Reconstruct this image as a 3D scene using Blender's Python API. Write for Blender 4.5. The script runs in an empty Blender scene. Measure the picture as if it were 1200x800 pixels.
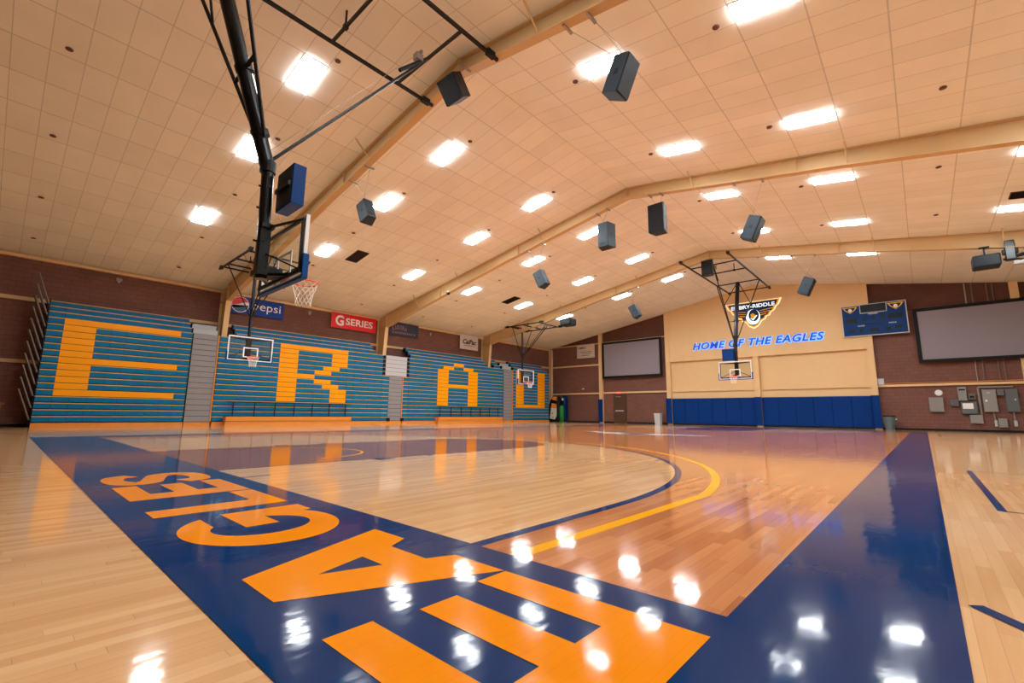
import bpy, bmesh, math, random
from mathutils import Vector, Matrix, Euler
random.seed(7)
scn = bpy.context.scene
COL = scn.collection
R = math.radians

# ------------------------------------------------------------------ camera
YAW, PITCH, ROLL, FPX, CAMH = 0.732567286, 0.157193065, 0.0102160486, 532.204965, 0.7175
f = Vector((-math.sin(YAW)*math.cos(PITCH), math.cos(YAW)*math.cos(PITCH), math.sin(PITCH)))
r_ = Vector((math.cos(YAW), math.sin(YAW), 0)); u_ = r_.cross(f)
r2 = math.cos(ROLL)*r_ + math.sin(ROLL)*u_; u2 = -math.sin(ROLL)*r_ + math.cos(ROLL)*u_
cam = bpy.data.cameras.new('camera'); cam.sensor_width = 36; cam.lens = FPX/1200*36
cam.clip_start = .05; cam.clip_end = 200
co = bpy.data.objects.new('camera', cam); COL.objects.link(co)
mw = Matrix(((r2.x, u2.x, -f.x, 0), (r2.y, u2.y, -f.y, 0), (r2.z, u2.z, -f.z, CAMH), (0, 0, 0, 1)))
co.matrix_world = mw; scn.camera = co

# ------------------------------------------------------------------ world / exposure
w = bpy.data.worlds.new('world'); scn.world = w; w.use_nodes = True
w.node_tree.nodes['Background'].inputs[0].default_value = (1, .95, .9, 1)
w.node_tree.nodes['Background'].inputs[1].default_value = .05
scn.view_settings.view_transform = 'Standard'; scn.view_settings.look = 'None'
scn.view_settings.exposure = 0.13; scn.view_settings.gamma = 1; scn.view_settings.use_curve_mapping = False
LAMP = 70.0          # strength of the ceiling panel diffusers

# room numbers
XL, XR, YN, YF = -26.8, 10.2, -9.0, 35.4
RX, RZ, S = -8.3, 10.03, 1/6
def zc(x): return RZ - S*abs(x-RX)
FRAMES = [-2.3, 7.1, 16.35, 26.1]

# ------------------------------------------------------------------ materials
def srgb(r, g, b):
    def c(v):
        v /= 255
        return v/12.92 if v <= .04045 else ((v+.055)/1.055)**2.4
    return (c(r), c(g), c(b), 1)
def mat(name, col, rough=.5, metal=0, emit=None, es=0, coat=0, spec=.5, var=.06, vscale=3.0, bump=0, bscale=60):
    m = bpy.data.materials.new(name); m.use_nodes = True
    nt = m.node_tree; p = nt.nodes['Principled BSDF']
    p.inputs['Roughness'].default_value = rough; p.inputs['Metallic'].default_value = metal
    p.inputs['Coat Weight'].default_value = coat; p.inputs['Specular IOR Level'].default_value = spec
    p.inputs['Base Color'].default_value = col
    if var > 0 or bump > 0:
        tc = nt.nodes.new('ShaderNodeTexCoord'); n = nt.nodes.new('ShaderNodeTexNoise')
        n.inputs['Scale'].default_value = vscale; n.inputs['Detail'].default_value = 3
        nt.links.new(tc.outputs['Object'], n.inputs['Vector'])
        mx = nt.nodes.new('ShaderNodeMix'); mx.data_type = 'RGBA'
        mx.inputs['A'].default_value = tuple(c*(1-var) for c in col[:3])+(1,)
        mx.inputs['B'].default_value = tuple(min(1, c*(1+var)) for c in col[:3])+(1,)
        nt.links.new(n.outputs['Fac'], mx.inputs['Factor']); nt.links.new(mx.outputs['Result'], p.inputs['Base Color'])
        if bump:
            n2 = nt.nodes.new('ShaderNodeTexNoise'); n2.inputs['Scale'].default_value = bscale
            nt.links.new(tc.outputs['Object'], n2.inputs['Vector'])
            b = nt.nodes.new('ShaderNodeBump'); b.inputs['Strength'].default_value = bump; b.inputs['Distance'].default_value = .01
            nt.links.new(n2.outputs['Fac'], b.inputs['Height']); nt.links.new(b.outputs['Normal'], p.inputs['Normal'])
    if emit:
        p.inputs['Emission Color'].default_value = emit; p.inputs['Emission Strength'].default_value = es
    return m
def pos_nodes(nt):
    g = nt.nodes.new('ShaderNodeNewGeometry'); s = nt.nodes.new('ShaderNodeSeparateXYZ')
    nt.links.new(g.outputs['Position'], s.inputs[0]); return g, s
def M(nt, op, a, b=None, c=None):
    n = nt.nodes.new('ShaderNodeMath'); n.operation = op
    for i, v in enumerate((a, b, c)):
        if v is None: continue
        if isinstance(v, (int, float)): n.inputs[i].default_value = v
        else: nt.links.new(v, n.inputs[i])
    return n.outputs[0]
def gloss_bump(nt, p, g, rough, amp=1.0, ior=1.45):
    # varnish: a low wavy surface with fine buffing marks
    mp = nt.nodes.new('ShaderNodeMapping'); mp.inputs['Scale'].default_value = (1.0, .55, 1)
    nt.links.new(g.outputs['Position'], mp.inputs['Vector'])
    n = nt.nodes.new('ShaderNodeTexNoise'); n.inputs['Scale'].default_value = 5.5; n.inputs['Detail'].default_value = 2.5
    nt.links.new(mp.outputs[0], n.inputs['Vector'])
    n2 = nt.nodes.new('ShaderNodeTexNoise'); n2.inputs['Scale'].default_value = 38; n2.inputs['Detail'].default_value = 2
    nt.links.new(mp.outputs[0], n2.inputs['Vector'])
    mp3 = nt.nodes.new('ShaderNodeMapping'); mp3.inputs['Scale'].default_value = (17, 2.2, 1)
    nt.links.new(g.outputs['Position'], mp3.inputs['Vector'])
    n3 = nt.nodes.new('ShaderNodeTexNoise'); n3.inputs['Scale'].default_value = 1; n3.inputs['Detail'].default_value = 1
    nt.links.new(mp3.outputs[0], n3.inputs['Vector'])
    h = M(nt, 'MULTIPLY_ADD', n2.outputs['Fac'], .08, M(nt, 'MULTIPLY_ADD', n3.outputs['Fac'], .35, n.outputs['Fac']))
    b = nt.nodes.new('ShaderNodeBump'); b.inputs['Strength'].default_value = .06*amp; b.inputs['Distance'].default_value = .02
    nt.links.new(h, b.inputs['Height']); nt.links.new(b.outputs['Normal'], p.inputs['Normal'])
    p.inputs['Roughness'].default_value = rough
    p.inputs['IOR'].default_value = ior
def wood(name, c1, c2, rough=.08, dark=.8):
    m = bpy.data.materials.new(name); m.use_nodes = True; nt = m.node_tree; p = nt.nodes['Principled BSDF']
    g, s = pos_nodes(nt); X, Y = s.outputs[0], s.outputs[1]
    row = M(nt, 'FLOOR', M(nt, 'DIVIDE', X, .057))
    wn = nt.nodes.new('ShaderNodeTexWhiteNoise'); wn.noise_dimensions = '1D'; nt.links.new(row, wn.inputs['W'])
    yo = M(nt, 'MULTIPLY_ADD', wn.outputs['Value'], 7.0, Y)
    seg = M(nt, 'FLOOR', M(nt, 'DIVIDE', yo, .95))
    cb = nt.nodes.new('ShaderNodeCombineXYZ'); nt.links.new(row, cb.inputs[0]); nt.links.new(seg, cb.inputs[1])
    w2 = nt.nodes.new('ShaderNodeTexWhiteNoise'); w2.noise_dimensions = '2D'; nt.links.new(cb.outputs[0], w2.inputs['Vector'])
    # grain
    mp = nt.nodes.new('ShaderNodeMapping'); mp.inputs['Scale'].default_value = (28, 1.3, 1)
    nt.links.new(g.outputs['Position'], mp.inputs['Vector'])
    gn = nt.nodes.new('ShaderNodeTexNoise'); gn.inputs['Scale'].default_value = 1.6; gn.inputs['Detail'].default_value = 5
    nt.links.new(mp.outputs[0], gn.inputs['Vector'])
    fac = M(nt, 'ADD', M(nt, 'MULTIPLY', w2.outputs['Value'], .62), M(nt, 'MULTIPLY', gn.outputs['Fac'], .42))
    mx = nt.nodes.new('ShaderNodeMix'); mx.data_type = 'RGBA'; mx.inputs['A'].default_value = c1; mx.inputs['B'].default_value = c2
    nt.links.new(fac, mx.inputs['Factor'])
    # seams
    fx = M(nt, 'FRACT', M(nt, 'DIVIDE', X, .057)); fy = M(nt, 'FRACT', M(nt, 'DIVIDE', yo, .95))
    e = M(nt, 'MAXIMUM', M(nt, 'LESS_THAN', fx, .035), M(nt, 'LESS_THAN', fy, .003))
    mul = M(nt, 'MULTIPLY_ADD', e, -(1-dark), 1.0)
    vm = nt.nodes.new('ShaderNodeVectorMath'); vm.operation = 'SCALE'
    nt.links.new(mx.outputs['Result'], vm.inputs[0]); nt.links.new(mul, vm.inputs['Scale'])
    nt.links.new(vm.outputs[0], p.inputs['Base Color'])
    gloss_bump(nt, p, g, rough); return m
def paint_floor(name, col, rough=.08, var=.1):
    m = bpy.data.materials.new(name); m.use_nodes = True; nt = m.node_tree; p = nt.nodes['Principled BSDF']
    g, s = pos_nodes(nt)
    n = nt.nodes.new('ShaderNodeTexNoise'); n.inputs['Scale'].default_value = 1.7; n.inputs['Detail'].default_value = 6
    nt.links.new(g.outputs['Position'], n.inputs['Vector'])
    mx = nt.nodes.new('ShaderNodeMix'); mx.data_type = 'RGBA'
    mx.inputs['A'].default_value = tuple(c*(1-var) for c in col[:3])+(1,); mx.inputs['B'].default_value = tuple(min(1, c*(1+var)) for c in col[:3])+(1,)
    nt.links.new(n.outputs['Fac'], mx.inputs['Factor'])
    # faint seams of the boards showing through the paint
    fx = M(nt, 'FRACT', M(nt, 'DIVIDE', s.outputs[0], .057)); e = M(nt, 'LESS_THAN', fx, .035)
    vm = nt.nodes.new('ShaderNodeVectorMath'); vm.operation = 'SCALE'
    nt.links.new(mx.outputs['Result'], vm.inputs[0]); nt.links.new(M(nt, 'MULTIPLY_ADD', e, -.1, 1.0), vm.inputs['Scale'])
    nt.links.new(vm.outputs[0], p.inputs['Base Color'])
    gloss_bump(nt, p, g, rough, 1.1, 1.17); return m
def brick(name, col, mortar, bw=.40, bh=.20):
    m = bpy.data.materials.new(name); m.use_nodes = True; nt = m.node_tree; p = nt.nodes['Principled BSDF']
    g, s = pos_nodes(nt)
    cb = nt.nodes.new('ShaderNodeCombineXYZ')
    nt.links.new(M(nt, 'ADD', s.outputs[0], s.outputs[1]), cb.inputs[0]); nt.links.new(s.outputs[2], cb.inputs[1])
    b = nt.nodes.new('ShaderNodeTexBrick'); nt.links.new(cb.outputs[0], b.inputs['Vector'])
    b.inputs['Color1'].default_value = col; b.inputs['Color2'].default_value = tuple(c*.86 for c in col[:3])+(1,)
    b.inputs['Mortar'].default_value = mortar; b.inputs['Scale'].default_value = 1
    b.inputs['Brick Width'].default_value = bw; b.inputs['Row Height'].default_value = bh; b.inputs['Mortar Size'].default_value = .008
    n = nt.nodes.new('ShaderNodeTexNoise'); n.inputs['Scale'].default_value = .8; n.inputs['Detail'].default_value = 4
    nt.links.new(g.outputs['Position'], n.inputs['Vector'])
    vm = nt.nodes.new('ShaderNodeVectorMath'); vm.operation = 'SCALE'
    nt.links.new(b.outputs['Color'], vm.inputs[0]); nt.links.new(M(nt, 'MULTIPLY_ADD', n.outputs['Fac'], .4, .8), vm.inputs['Scale'])
    nt.links.new(vm.outputs[0], p.inputs['Base Color'])
    bp = nt.nodes.new('ShaderNodeBump'); bp.inputs['Strength'].default_value = .4; bp.inputs['Distance'].default_value = .01
    nt.links.new(b.outputs['Fac'], bp.inputs['Height']); bp.invert = True
    nt.links.new(bp.outputs[0], p.inputs['Normal']); p.inputs['Roughness'].default_value = .75
    return m
def ceiling_mat():
    m = bpy.data.materials.new('ceiling_tiles'); m.use_nodes = True; nt = m.node_tree; p = nt.nodes['Principled BSDF']
    g, s = pos_nodes(nt)
    ux = M(nt, 'DIVIDE', M(nt, 'SUBTRACT', s.outputs[0], RX), 1.22); uy = M(nt, 'DIVIDE', M(nt, 'SUBTRACT', s.outputs[1], .36), .61)
    ix, iy = M(nt, 'FLOOR', ux), M(nt, 'FLOOR', uy)
    cb = nt.nodes.new('ShaderNodeCombineXYZ'); nt.links.new(ix, cb.inputs[0]); nt.links.new(iy, cb.inputs[1])
    wn = nt.nodes.new('ShaderNodeTexWhiteNoise'); wn.noise_dimensions = '2D'; nt.links.new(cb.outputs[0], wn.inputs['Vector'])
    n = nt.nodes.new('ShaderNodeTexNoise'); n.inputs['Scale'].default_value = 1.1; n.inputs['Detail'].default_value = 5
    nt.links.new(g.outputs['Position'], n.inputs['Vector'])
    ex = M(nt, 'LESS_THAN', M(nt, 'ABSOLUTE', M(nt, 'SUBTRACT', M(nt, 'FRACT', ux), .5)), .5-.011)
    ey = M(nt, 'LESS_THAN', M(nt, 'ABSOLUTE', M(nt, 'SUBTRACT', M(nt, 'FRACT', uy), .5)), .5-.014)
    inner = M(nt, 'MULTIPLY', ex, ey)
    k = M(nt, 'ADD', M(nt, 'MULTIPLY_ADD', wn.outputs['Value'], .07, .86), M(nt, 'MULTIPLY', n.outputs['Fac'], .14))
    k2 = M(nt, 'MULTIPLY', k, M(nt, 'MULTIPLY_ADD', inner, .3, .7))
    vm = nt.nodes.new('ShaderNodeVectorMath'); vm.operation = 'SCALE'
    vm.inputs[0].default_value = CEIL[:3]; nt.links.new(k2, vm.inputs['Scale'])
    nt.links.new(vm.outputs[0], p.inputs['Base Color']); p.inputs['Roughness'].default_value = .85
    return m
CEIL = (.88, .87, .80, 1)
MT = {}
MT['ceil'] = ceiling_mat()
MT['maple'] = wood('maple_boards', srgb(238, 196, 146), srgb(214, 160, 108))
MT['stain'] = wood('stained_boards', srgb(222, 150, 96), srgb(176, 102, 58), dark=.75)
MT['key'] = wood('lane_boards', srgb(160, 92, 66), srgb(128, 66, 46))
MT['navy'] = paint_floor('navy_floor_paint', srgb(0, 53, 106))
MT['gold'] = paint_floor('gold_floor_paint', srgb(252, 148, 4), var=.04)
MT['yline'] = paint_floor('yellow_line_paint', srgb(250, 178, 20), var=.04)
MT['fwhite'] = paint_floor('white_floor_paint', srgb(215, 215, 215), var=.04)
MT['brick'] = brick('brown_painted_block', srgb(122, 80, 68), srgb(92, 60, 50))
MT['brick2'] = brick('dark_brown_block', srgb(98, 58, 44), srgb(78, 46, 36))
MT['cream'] = mat('cream_paint', srgb(226, 190, 138), .55, var=.04)
MT['cream2'] = mat('beam_cream_paint', srgb(206, 172, 122), .5, var=.06, vscale=1.5)
MT['blackbase'] = mat('black_rubber', srgb(10, 10, 10), .6, spec=.25)
MT['black'] = mat('black_metal', srgb(10, 13, 17), .45, spec=.3, var=.1)
MT['gloss'] = mat('black_gloss_metal', srgb(8, 15, 22), .28, spec=.4, var=.1)
MT['darkgrey'] = mat('dark_grey_plastic', srgb(16, 32, 44), .45, spec=.3)
MT['spk'] = mat('speaker_cabinet_paint', srgb(24, 46, 60), .45, spec=.35, bump=.2, bscale=80)
MT['grille'] = mat('speaker_grille', srgb(9, 12, 16), .5, spec=.25, bump=.5, bscale=200)
MT['blue'] = mat('bleacher_blue_plastic', srgb(0, 112, 160), .42, spec=.18, var=.12, vscale=5)
MT['seatgold'] = mat('bleacher_gold_plastic', srgb(255, 164, 0), .42, spec=.2, var=.04)
MT['nosing'] = mat('bleacher_wood_nosing', srgb(226, 168, 78), .4, spec=.3, var=.1)
MT['orangewood'] = mat('orange_varnished_wood', srgb(226, 142, 56), .35, var=.12, vscale=4)
MT['grey'] = mat('aisle_grey_plastic', srgb(140, 138, 140), .5, var=.06)
MT['lgrey'] = mat('light_grey_plastic', srgb(190, 194, 200), .5, var=.04)
MT['elec'] = mat('grey_enamel', srgb(142, 140, 136), .45, var=.05)
MT['elecd'] = mat('dark_grey_enamel', srgb(92, 98, 100), .45, var=.05)
MT['pad'] = mat('blue_vinyl_pad', srgb(0, 50, 120), .5, var=.08, spec=.12)
MT['hooppad'] = mat('blue_foam_pad', srgb(0, 72, 140), .5, var=.05, spec=.15)
MT['white'] = mat('white_paint', srgb(235, 238, 240), .4, var=.02)
MT['red'] = mat('red_rim_paint', srgb(232, 40, 28), .35, var=.03)
MT['net'] = mat('white_net_cord', srgb(240, 236, 226), .7, var=.03)
MT['steel'] = mat('galvanised_steel', srgb(150, 146, 138), .35, metal=.6, var=.08)
MT['railpaint'] = mat('rail_grey_brown_paint', srgb(112, 98, 88), .45)
MT['screen'] = mat('projection_screen_cloth', srgb(138, 132, 142), .9, var=.01)
MT['door'] = mat('dark_brown_door_paint', srgb(84, 58, 36), .45, var=.06)
MT['bin'] = mat('teal_grey_bin_plastic', srgb(84, 104, 108), .5)
MT['vent'] = mat('dark_vent_metal', srgb(70, 44, 34), .6)
MT['sprk'] = mat('brown_sprinkler_metal', srgb(96, 52, 36), .5)
MT['sbblue'] = mat('scoreboard_blue', srgb(0, 52, 116), .4, spec=.15, var=.12, vscale=1.2)
MT['sbdark'] = mat('unlit_display', srgb(8, 22, 34), .4, spec=.25, var=.1)
MT['gold2'] = mat('emblem_gold', srgb(250, 192, 40), .4, spec=.2, var=.03)
MT['navy2'] = mat('emblem_navy', srgb(2, 36, 84), .4, spec=.2, var=.03)
MT['signblue'] = mat('sign_blue', srgb(6, 58, 156), .4, spec=.2, var=.08, vscale=2)
MT['signred'] = mat('sign_red', srgb(222, 16, 22), .4, var=.03)
MT['signnavy'] = mat('sign_navy', srgb(34, 40, 62), .5, var=.05)
MT['signwhite'] = mat('sign_white', srgb(208, 196, 188), .5, var=.03)
MT['pink'] = mat('sign_pink_lettering', srgb(170, 120, 130), .5)
MT['inkblack'] = mat('black_ink', srgb(26, 22, 22), .5)
MT['ballred'] = mat('sign_bright_red', srgb(214, 30, 44), .4)
MT['ballblue'] = mat('sign_teal_blue', srgb(10, 78, 130), .4)
MT['led'] = mat('blue_letter_lamp', srgb(60, 120, 240), .5, emit=(.07, .30, 1, 1), es=2.4, var=0)
MT['ledface'] = mat('blue_letter_face', srgb(10, 66, 178), .4, emit=(.0, .05, .4, 1), es=.4, var=0)
MT['ledwhite'] = mat('warm_white_lamp', srgb(255, 240, 200), .5, emit=(1, .80, .45, 1), es=.9, var=0)
MT['ledtext'] = mat('lit_white_lettering', srgb(240, 248, 255), .5, emit=(.72, .88, 1, 1), es=.75, var=0)
MT['exit'] = mat('exit_sign_red', srgb(230, 60, 60), .5, emit=(1, .12, .1, 1), es=1.0, var=0)
MT['lamp'] = mat('lamp_diffuser', srgb(250, 250, 250), .5, emit=(.90, .97, 1.0, 1), es=LAMP, var=0)
MT['tablewood'] = mat('table_wood', srgb(140, 88, 48), .45, var=.15)
MT['green'] = mat('green_vinyl', srgb(30, 130, 50), .5)
MT['orange'] = mat('orange_print', srgb(232, 140, 40), .5)
MT['palegrey'] = mat('pale_print', srgb(214, 214, 196), .5)
def glass_mat():
    m = bpy.data.materials.new('clear_backboard_glass'); m.use_nodes = True; nt = m.node_tree
    nt.nodes.remove(nt.nodes['Principled BSDF']); out = nt.nodes['Material Output']
    t = nt.nodes.new('ShaderNodeBsdfTransparent'); t.inputs[0].default_value = (.93, .96, .95, 1)
    g = nt.nodes.new('ShaderNodeBsdfGlossy'); g.inputs['Roughness'].default_value = .02
    mx = nt.nodes.new('ShaderNodeMixShader'); mx.inputs[0].default_value = .05
    nt.links.new(t.outputs[0], mx.inputs[1]); nt.links.new(g.outputs[0], mx.inputs[2]); nt.links.new(mx.outputs[0], out.inputs[0])
    return m
MT['glass'] = glass_mat()

# ------------------------------------------------------------------ mesh builder
class MB:
    def __init__(s): s.v = []; s.f = []; s.mi = []; s.mats = []
    def idx(s, m):
        if m not in s.mats: s.mats.append(m)
        return s.mats.index(m)
    def add(s, vs, fs, m):
        o = len(s.v); s.v += [Vector(v) for v in vs]; k = s.idx(m)
        for q in fs: s.f.append([i+o for i in q]); s.mi.append(k)
    def box(s, a, b, m, T=None):
        x0, y0, z0 = (min(a[i], b[i]) for i in range(3)); x1, y1, z1 = (max(a[i], b[i]) for i in range(3))
        vs = [Vector(p) for p in ((x0,y0,z0),(x1,y0,z0),(x1,y1,z0),(x0,y1,z0),(x0,y0,z1),(x1,y0,z1),(x1,y1,z1),(x0,y1,z1))]
        if T: vs = [T @ v for v in vs]
        s.add(vs, [(0,3,2,1),(4,5,6,7),(0,1,5,4),(1,2,6,5),(2,3,7,6),(3,0,4,7)], m); return s
    def tube(s, p, q, r, m, n=10, r1=None):
        p, q = Vector(p), Vector(q); d = (q-p).normalized(); r1 = r if r1 is None else r1
        a = d.orthogonal().normalized(); b = d.cross(a)
        vs = []
        for P, rr in ((p, r), (q, r1)):
            for i in range(n):
                t = 2*math.pi*i/n; vs.append(P + rr*(math.cos(t)*a + math.sin(t)*b))
        fs = [(i, (i+1) % n, n+(i+1) % n, n+i) for i in range(n)] + [tuple(range(n-1, -1, -1)), tuple(range(n, 2*n))]
        s.add(vs, fs, m); return s
    def path(s, pts, r, m, n=8, closed=False):
        L = list(pts) + ([pts[0]] if closed else [])
        for a, b in zip(L[:-1], L[1:]): s.tube(a, b, r, m, n)
        return s
    def bar(s, p, q, wd, ht, m, up=(0,0,1)):
        p, q = Vector(p), Vector(q); d = (q-p); L = d.length; d.normalize()
        u = Vector(up); sd = d.cross(u)
        if sd.length < 1e-4: sd = d.cross(Vector((1,0,0)))
        sd.normalize(); uu = sd.cross(d)
        T = Matrix(((d.x, sd.x, uu.x, p.x), (d.y, sd.y, uu.y, p.y), (d.z, sd.z, uu.z, p.z), (0,0,0,1)))
        return s.box((0, -wd/2, -ht/2), (L, wd/2, ht/2), m, T)
    def poly(s, pts, m, ext=None):
        """flat n-gon of 3-D points, optionally extruded by the vector ext"""
        pts = [Vector(p) for p in pts]; n = len(pts)
        if ext is None: s.add(pts, [tuple(range(n))], m)
        else:
            e = Vector(ext); s.add(pts+[p+e for p in pts], [tuple(range(n))[::-1], tuple(range(n, 2*n))]+[(i, (i+1) % n, n+(i+1) % n, n+i) for i in range(n)], m)
        return s
    def lathe(s, c, prof, m, n=20):
        c = Vector(c); vs = []
        for (rr, z) in prof:
            for i in range(n):
                t = 2*math.pi*i/n; vs.append(c+Vector((rr*math.cos(t), rr*math.sin(t), z)))
        fs = [(k*n+i, k*n+(i+1) % n, (k+1)*n+(i+1) % n, (k+1)*n+i) for k in range(len(prof)-1) for i in range(n)]
        fs += [tuple(range(n-1, -1, -1)), tuple(range((len(prof)-1)*n, len(prof)*n))]
        s.add(vs, fs, m); return s
    def mesh(s, me, m, T):
        s.add([T @ v.co for v in me.vertices], [tuple(p.vertices) for p in me.polygons], m); return s
    def build(s, name, parent=None, org=(0,0,0), bevel=0, smooth=False, fix=True):
        me = bpy.data.meshes.new(name); o3 = Vector(org)
        me.from_pydata([v-o3 for v in s.v], [], s.f)
        for mm in s.mats: me.materials.append(MT[mm])
        for p, k in zip(me.polygons, s.mi): p.material_index = k; p.use_smooth = smooth
        if fix:
            bm = bmesh.new(); bm.from_mesh(me); bmesh.ops.recalc_face_normals(bm, faces=bm.faces); bm.to_mesh(me); bm.free()
        o = bpy.data.objects.new(name, me); COL.objects.link(o)
        if parent: o.parent = parent
        else: o.location = o3
        if bevel:
            b = o.modifiers.new('bevel', 'BEVEL'); b.width = bevel; b.segments = 2; b.limit_method = 'ANGLE'
        return o
def thing(name, label, cat, loc=(0,0,0), group=None):
    o = bpy.data.objects.new(name, None); COL.objects.link(o); o.location = loc; o.empty_display_size = .1
    return tag(o, label, cat, group)
def tag(o, label, cat, group=None):
    o['label'] = label; o['category'] = cat
    if group: o['group'] = group
    return o
def struct(o, label=None):
    o['kind'] = 'structure'
    if label: o['label'] = label
    return o
def dup(root, loc, label, rot=None):
    rr = root.copy(); COL.objects.link(rr); rr.location = loc; rr['label'] = label
    if rot is not None: rr.rotation_euler = rot
    for ch in list(root.children):
        c = ch.copy(); COL.objects.link(c); c.parent = rr
        for gch in list(ch.children):
            d = gch.copy(); COL.objects.link(d); d.parent = c
    return rr
def text_mesh(s, ext=.01, offset=0, shear=0, space=1):
    cu = bpy.data.curves.new('t', 'FONT'); cu.body = s; cu.extrude = ext; cu.offset = offset; cu.shear = shear; cu.resolution_u = 3
    cu.space_character = space; cu.align_x = 'LEFT'
    o = bpy.data.objects.new('t', cu); COL.objects.link(o)
    dg = bpy.context.evaluated_depsgraph_get(); me = bpy.data.meshes.new_from_object(o.evaluated_get(dg)); bpy.data.objects.remove(o)
    xs = [v.co.x for v in me.vertices]; ys = [v.co.y for v in me.vertices]
    return me, (min(xs), max(xs), min(ys), max(ys))
def put_text(mb, s, m, O, U, V, wd, ht, ext=.01, offset=0, shear=0, space=1, pad=0, box=None):
    """fits the word in the rectangle with corner O, along unit U (wd) and unit V (ht)"""
    me, b = text_mesh(s, 1, offset, shear, space)
    if box is None: box = b
    U, V, O = Vector(U), Vector(V), Vector(O); N = U.cross(V)
    sx, sy = wd/(box[1]-box[0]), ht/(box[3]-box[2])
    vs = [O + U*((v.co.x-box[0])*sx) + V*((v.co.y-box[2])*sy) + N*(ext*v.co.z) for v in me.vertices]
    mb.add(vs, [tuple(p.vertices) for p in me.polygons], m); return b

# ------------------------------------------------------------------ shell
th = .3
def slab(name, a, b, m):
    return struct(MB().box(a, b, m).build(name))
floor = slab('floor', (XL-th, YN-th, -.2), (XR+th, YF+th, 0), 'maple')
c = MB()
for x0, x1 in ((XL-th, RX), (RX, XR+th)):
    c.add([(x0, YN-th, zc(x0)), (x1, YN-th, zc(x1)), (x1, YF+th, zc(x1)), (x0, YF+th, zc(x0)),
           (x0, YN-th, zc(x0)+.25), (x1, YN-th, zc(x1)+.25), (x1, YF+th, zc(x1)+.25), (x0, YF+th, zc(x0)+.25)],
          [(0,1,2,3),(4,7,6,5),(0,4,5,1),(1,5,6,2),(2,6,7,3),(3,7,4,0)], 'ceil')
struct(c.build('ceiling'))
def side_wall(name, x0, x1):
    z = zc(XL)+.02
    return struct(MB().box((x0, YN-th, 0), (x1, YF+th, z), 'brick').build(name))
side_wall('wall_left', XL-th, XL); side_wall('wall_right', XR, XR+th)
def gable(name, y0, y1):
    b = MB()
    b.box((XL, y0, 0), (XR, y1, 7.0), 'brick')
    b.poly([(XL, y0, 7.0), (XR, y0, 7.0), (XR, y0, zc(XR)+.03), (RX, y0, RZ+.03), (XL, y0, zc(XL)+.03)], 'brick2', (0, y1-y0, 0))
    return struct(b.build(name))
gable('wall_far', YF, YF+th); gable('wall_near', YN-th, YN)
struct(MB().box((XL, YF-.03, 0), (-14.95, YF, .11), 'blackbase').box((-2, YF-.03, 0), (XR, YF, .11), 'blackbase').box((-14.66, YF-.19, 0), (-8.7, YF-.06, .095), 'blackbase').box((-8.3, YF-.19, 0), (-2.29, YF-.06, .095), 'blackbase').build('baseboard_far'))
struct(MB().box((XL, YN, 0), (XL+.03, YF, .11), 'blackbase').build('baseboard_left'))
struct(MB().box((XR-.03, YN, 0), (XR, YF, .11), 'blackbase').build('baseboard_right'))

# --- court paint: parts of the floor
def fpart(mb, name, lab=None):
    o = mb.build(name, floor)
    if lab: o['label'] = lab
    return o
def flat(pts, m, z): return MB().poly([(x, y, z) for x, y in pts], m)
CX, SL, SR, BN, BF = -8.25, -15.87, -.60, 1.84, 30.49
HN, HF = 3.41, 28.92     # hoop centres along Y
def arc(cx, cy, r, a0, a1, n=64): return [(cx+r*math.cos(R(a0+(a1-a0)*i/n)), cy+r*math.sin(R(a0+(a1-a0)*i/n))) for i in range(n+1)]
def ring(cx, cy, r, wd, a0, a1, m, z, n=72):
    b = MB(); o = arc(cx, cy, r, a0, a1, n); i = arc(cx, cy, r-wd, a0, a1, n)
    for k in range(n): b.poly([(o[k][0], o[k][1], z), (o[k+1][0], o[k+1][1], z), (i[k+1][0], i[k+1][1], z), (i[k][0], i[k][1], z)], m)
    return b
def line(b, x0, y0, x1, y1, m, z): return b.poly([(x0, y0, z), (x1, y0, z), (x1, y1, z), (x0, y1, z)], m)
fpart(flat([(SL, BN), (SR, BN), (SR, BF), (SL, BF)], 'stain', .0008), 'stained_court')
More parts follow.
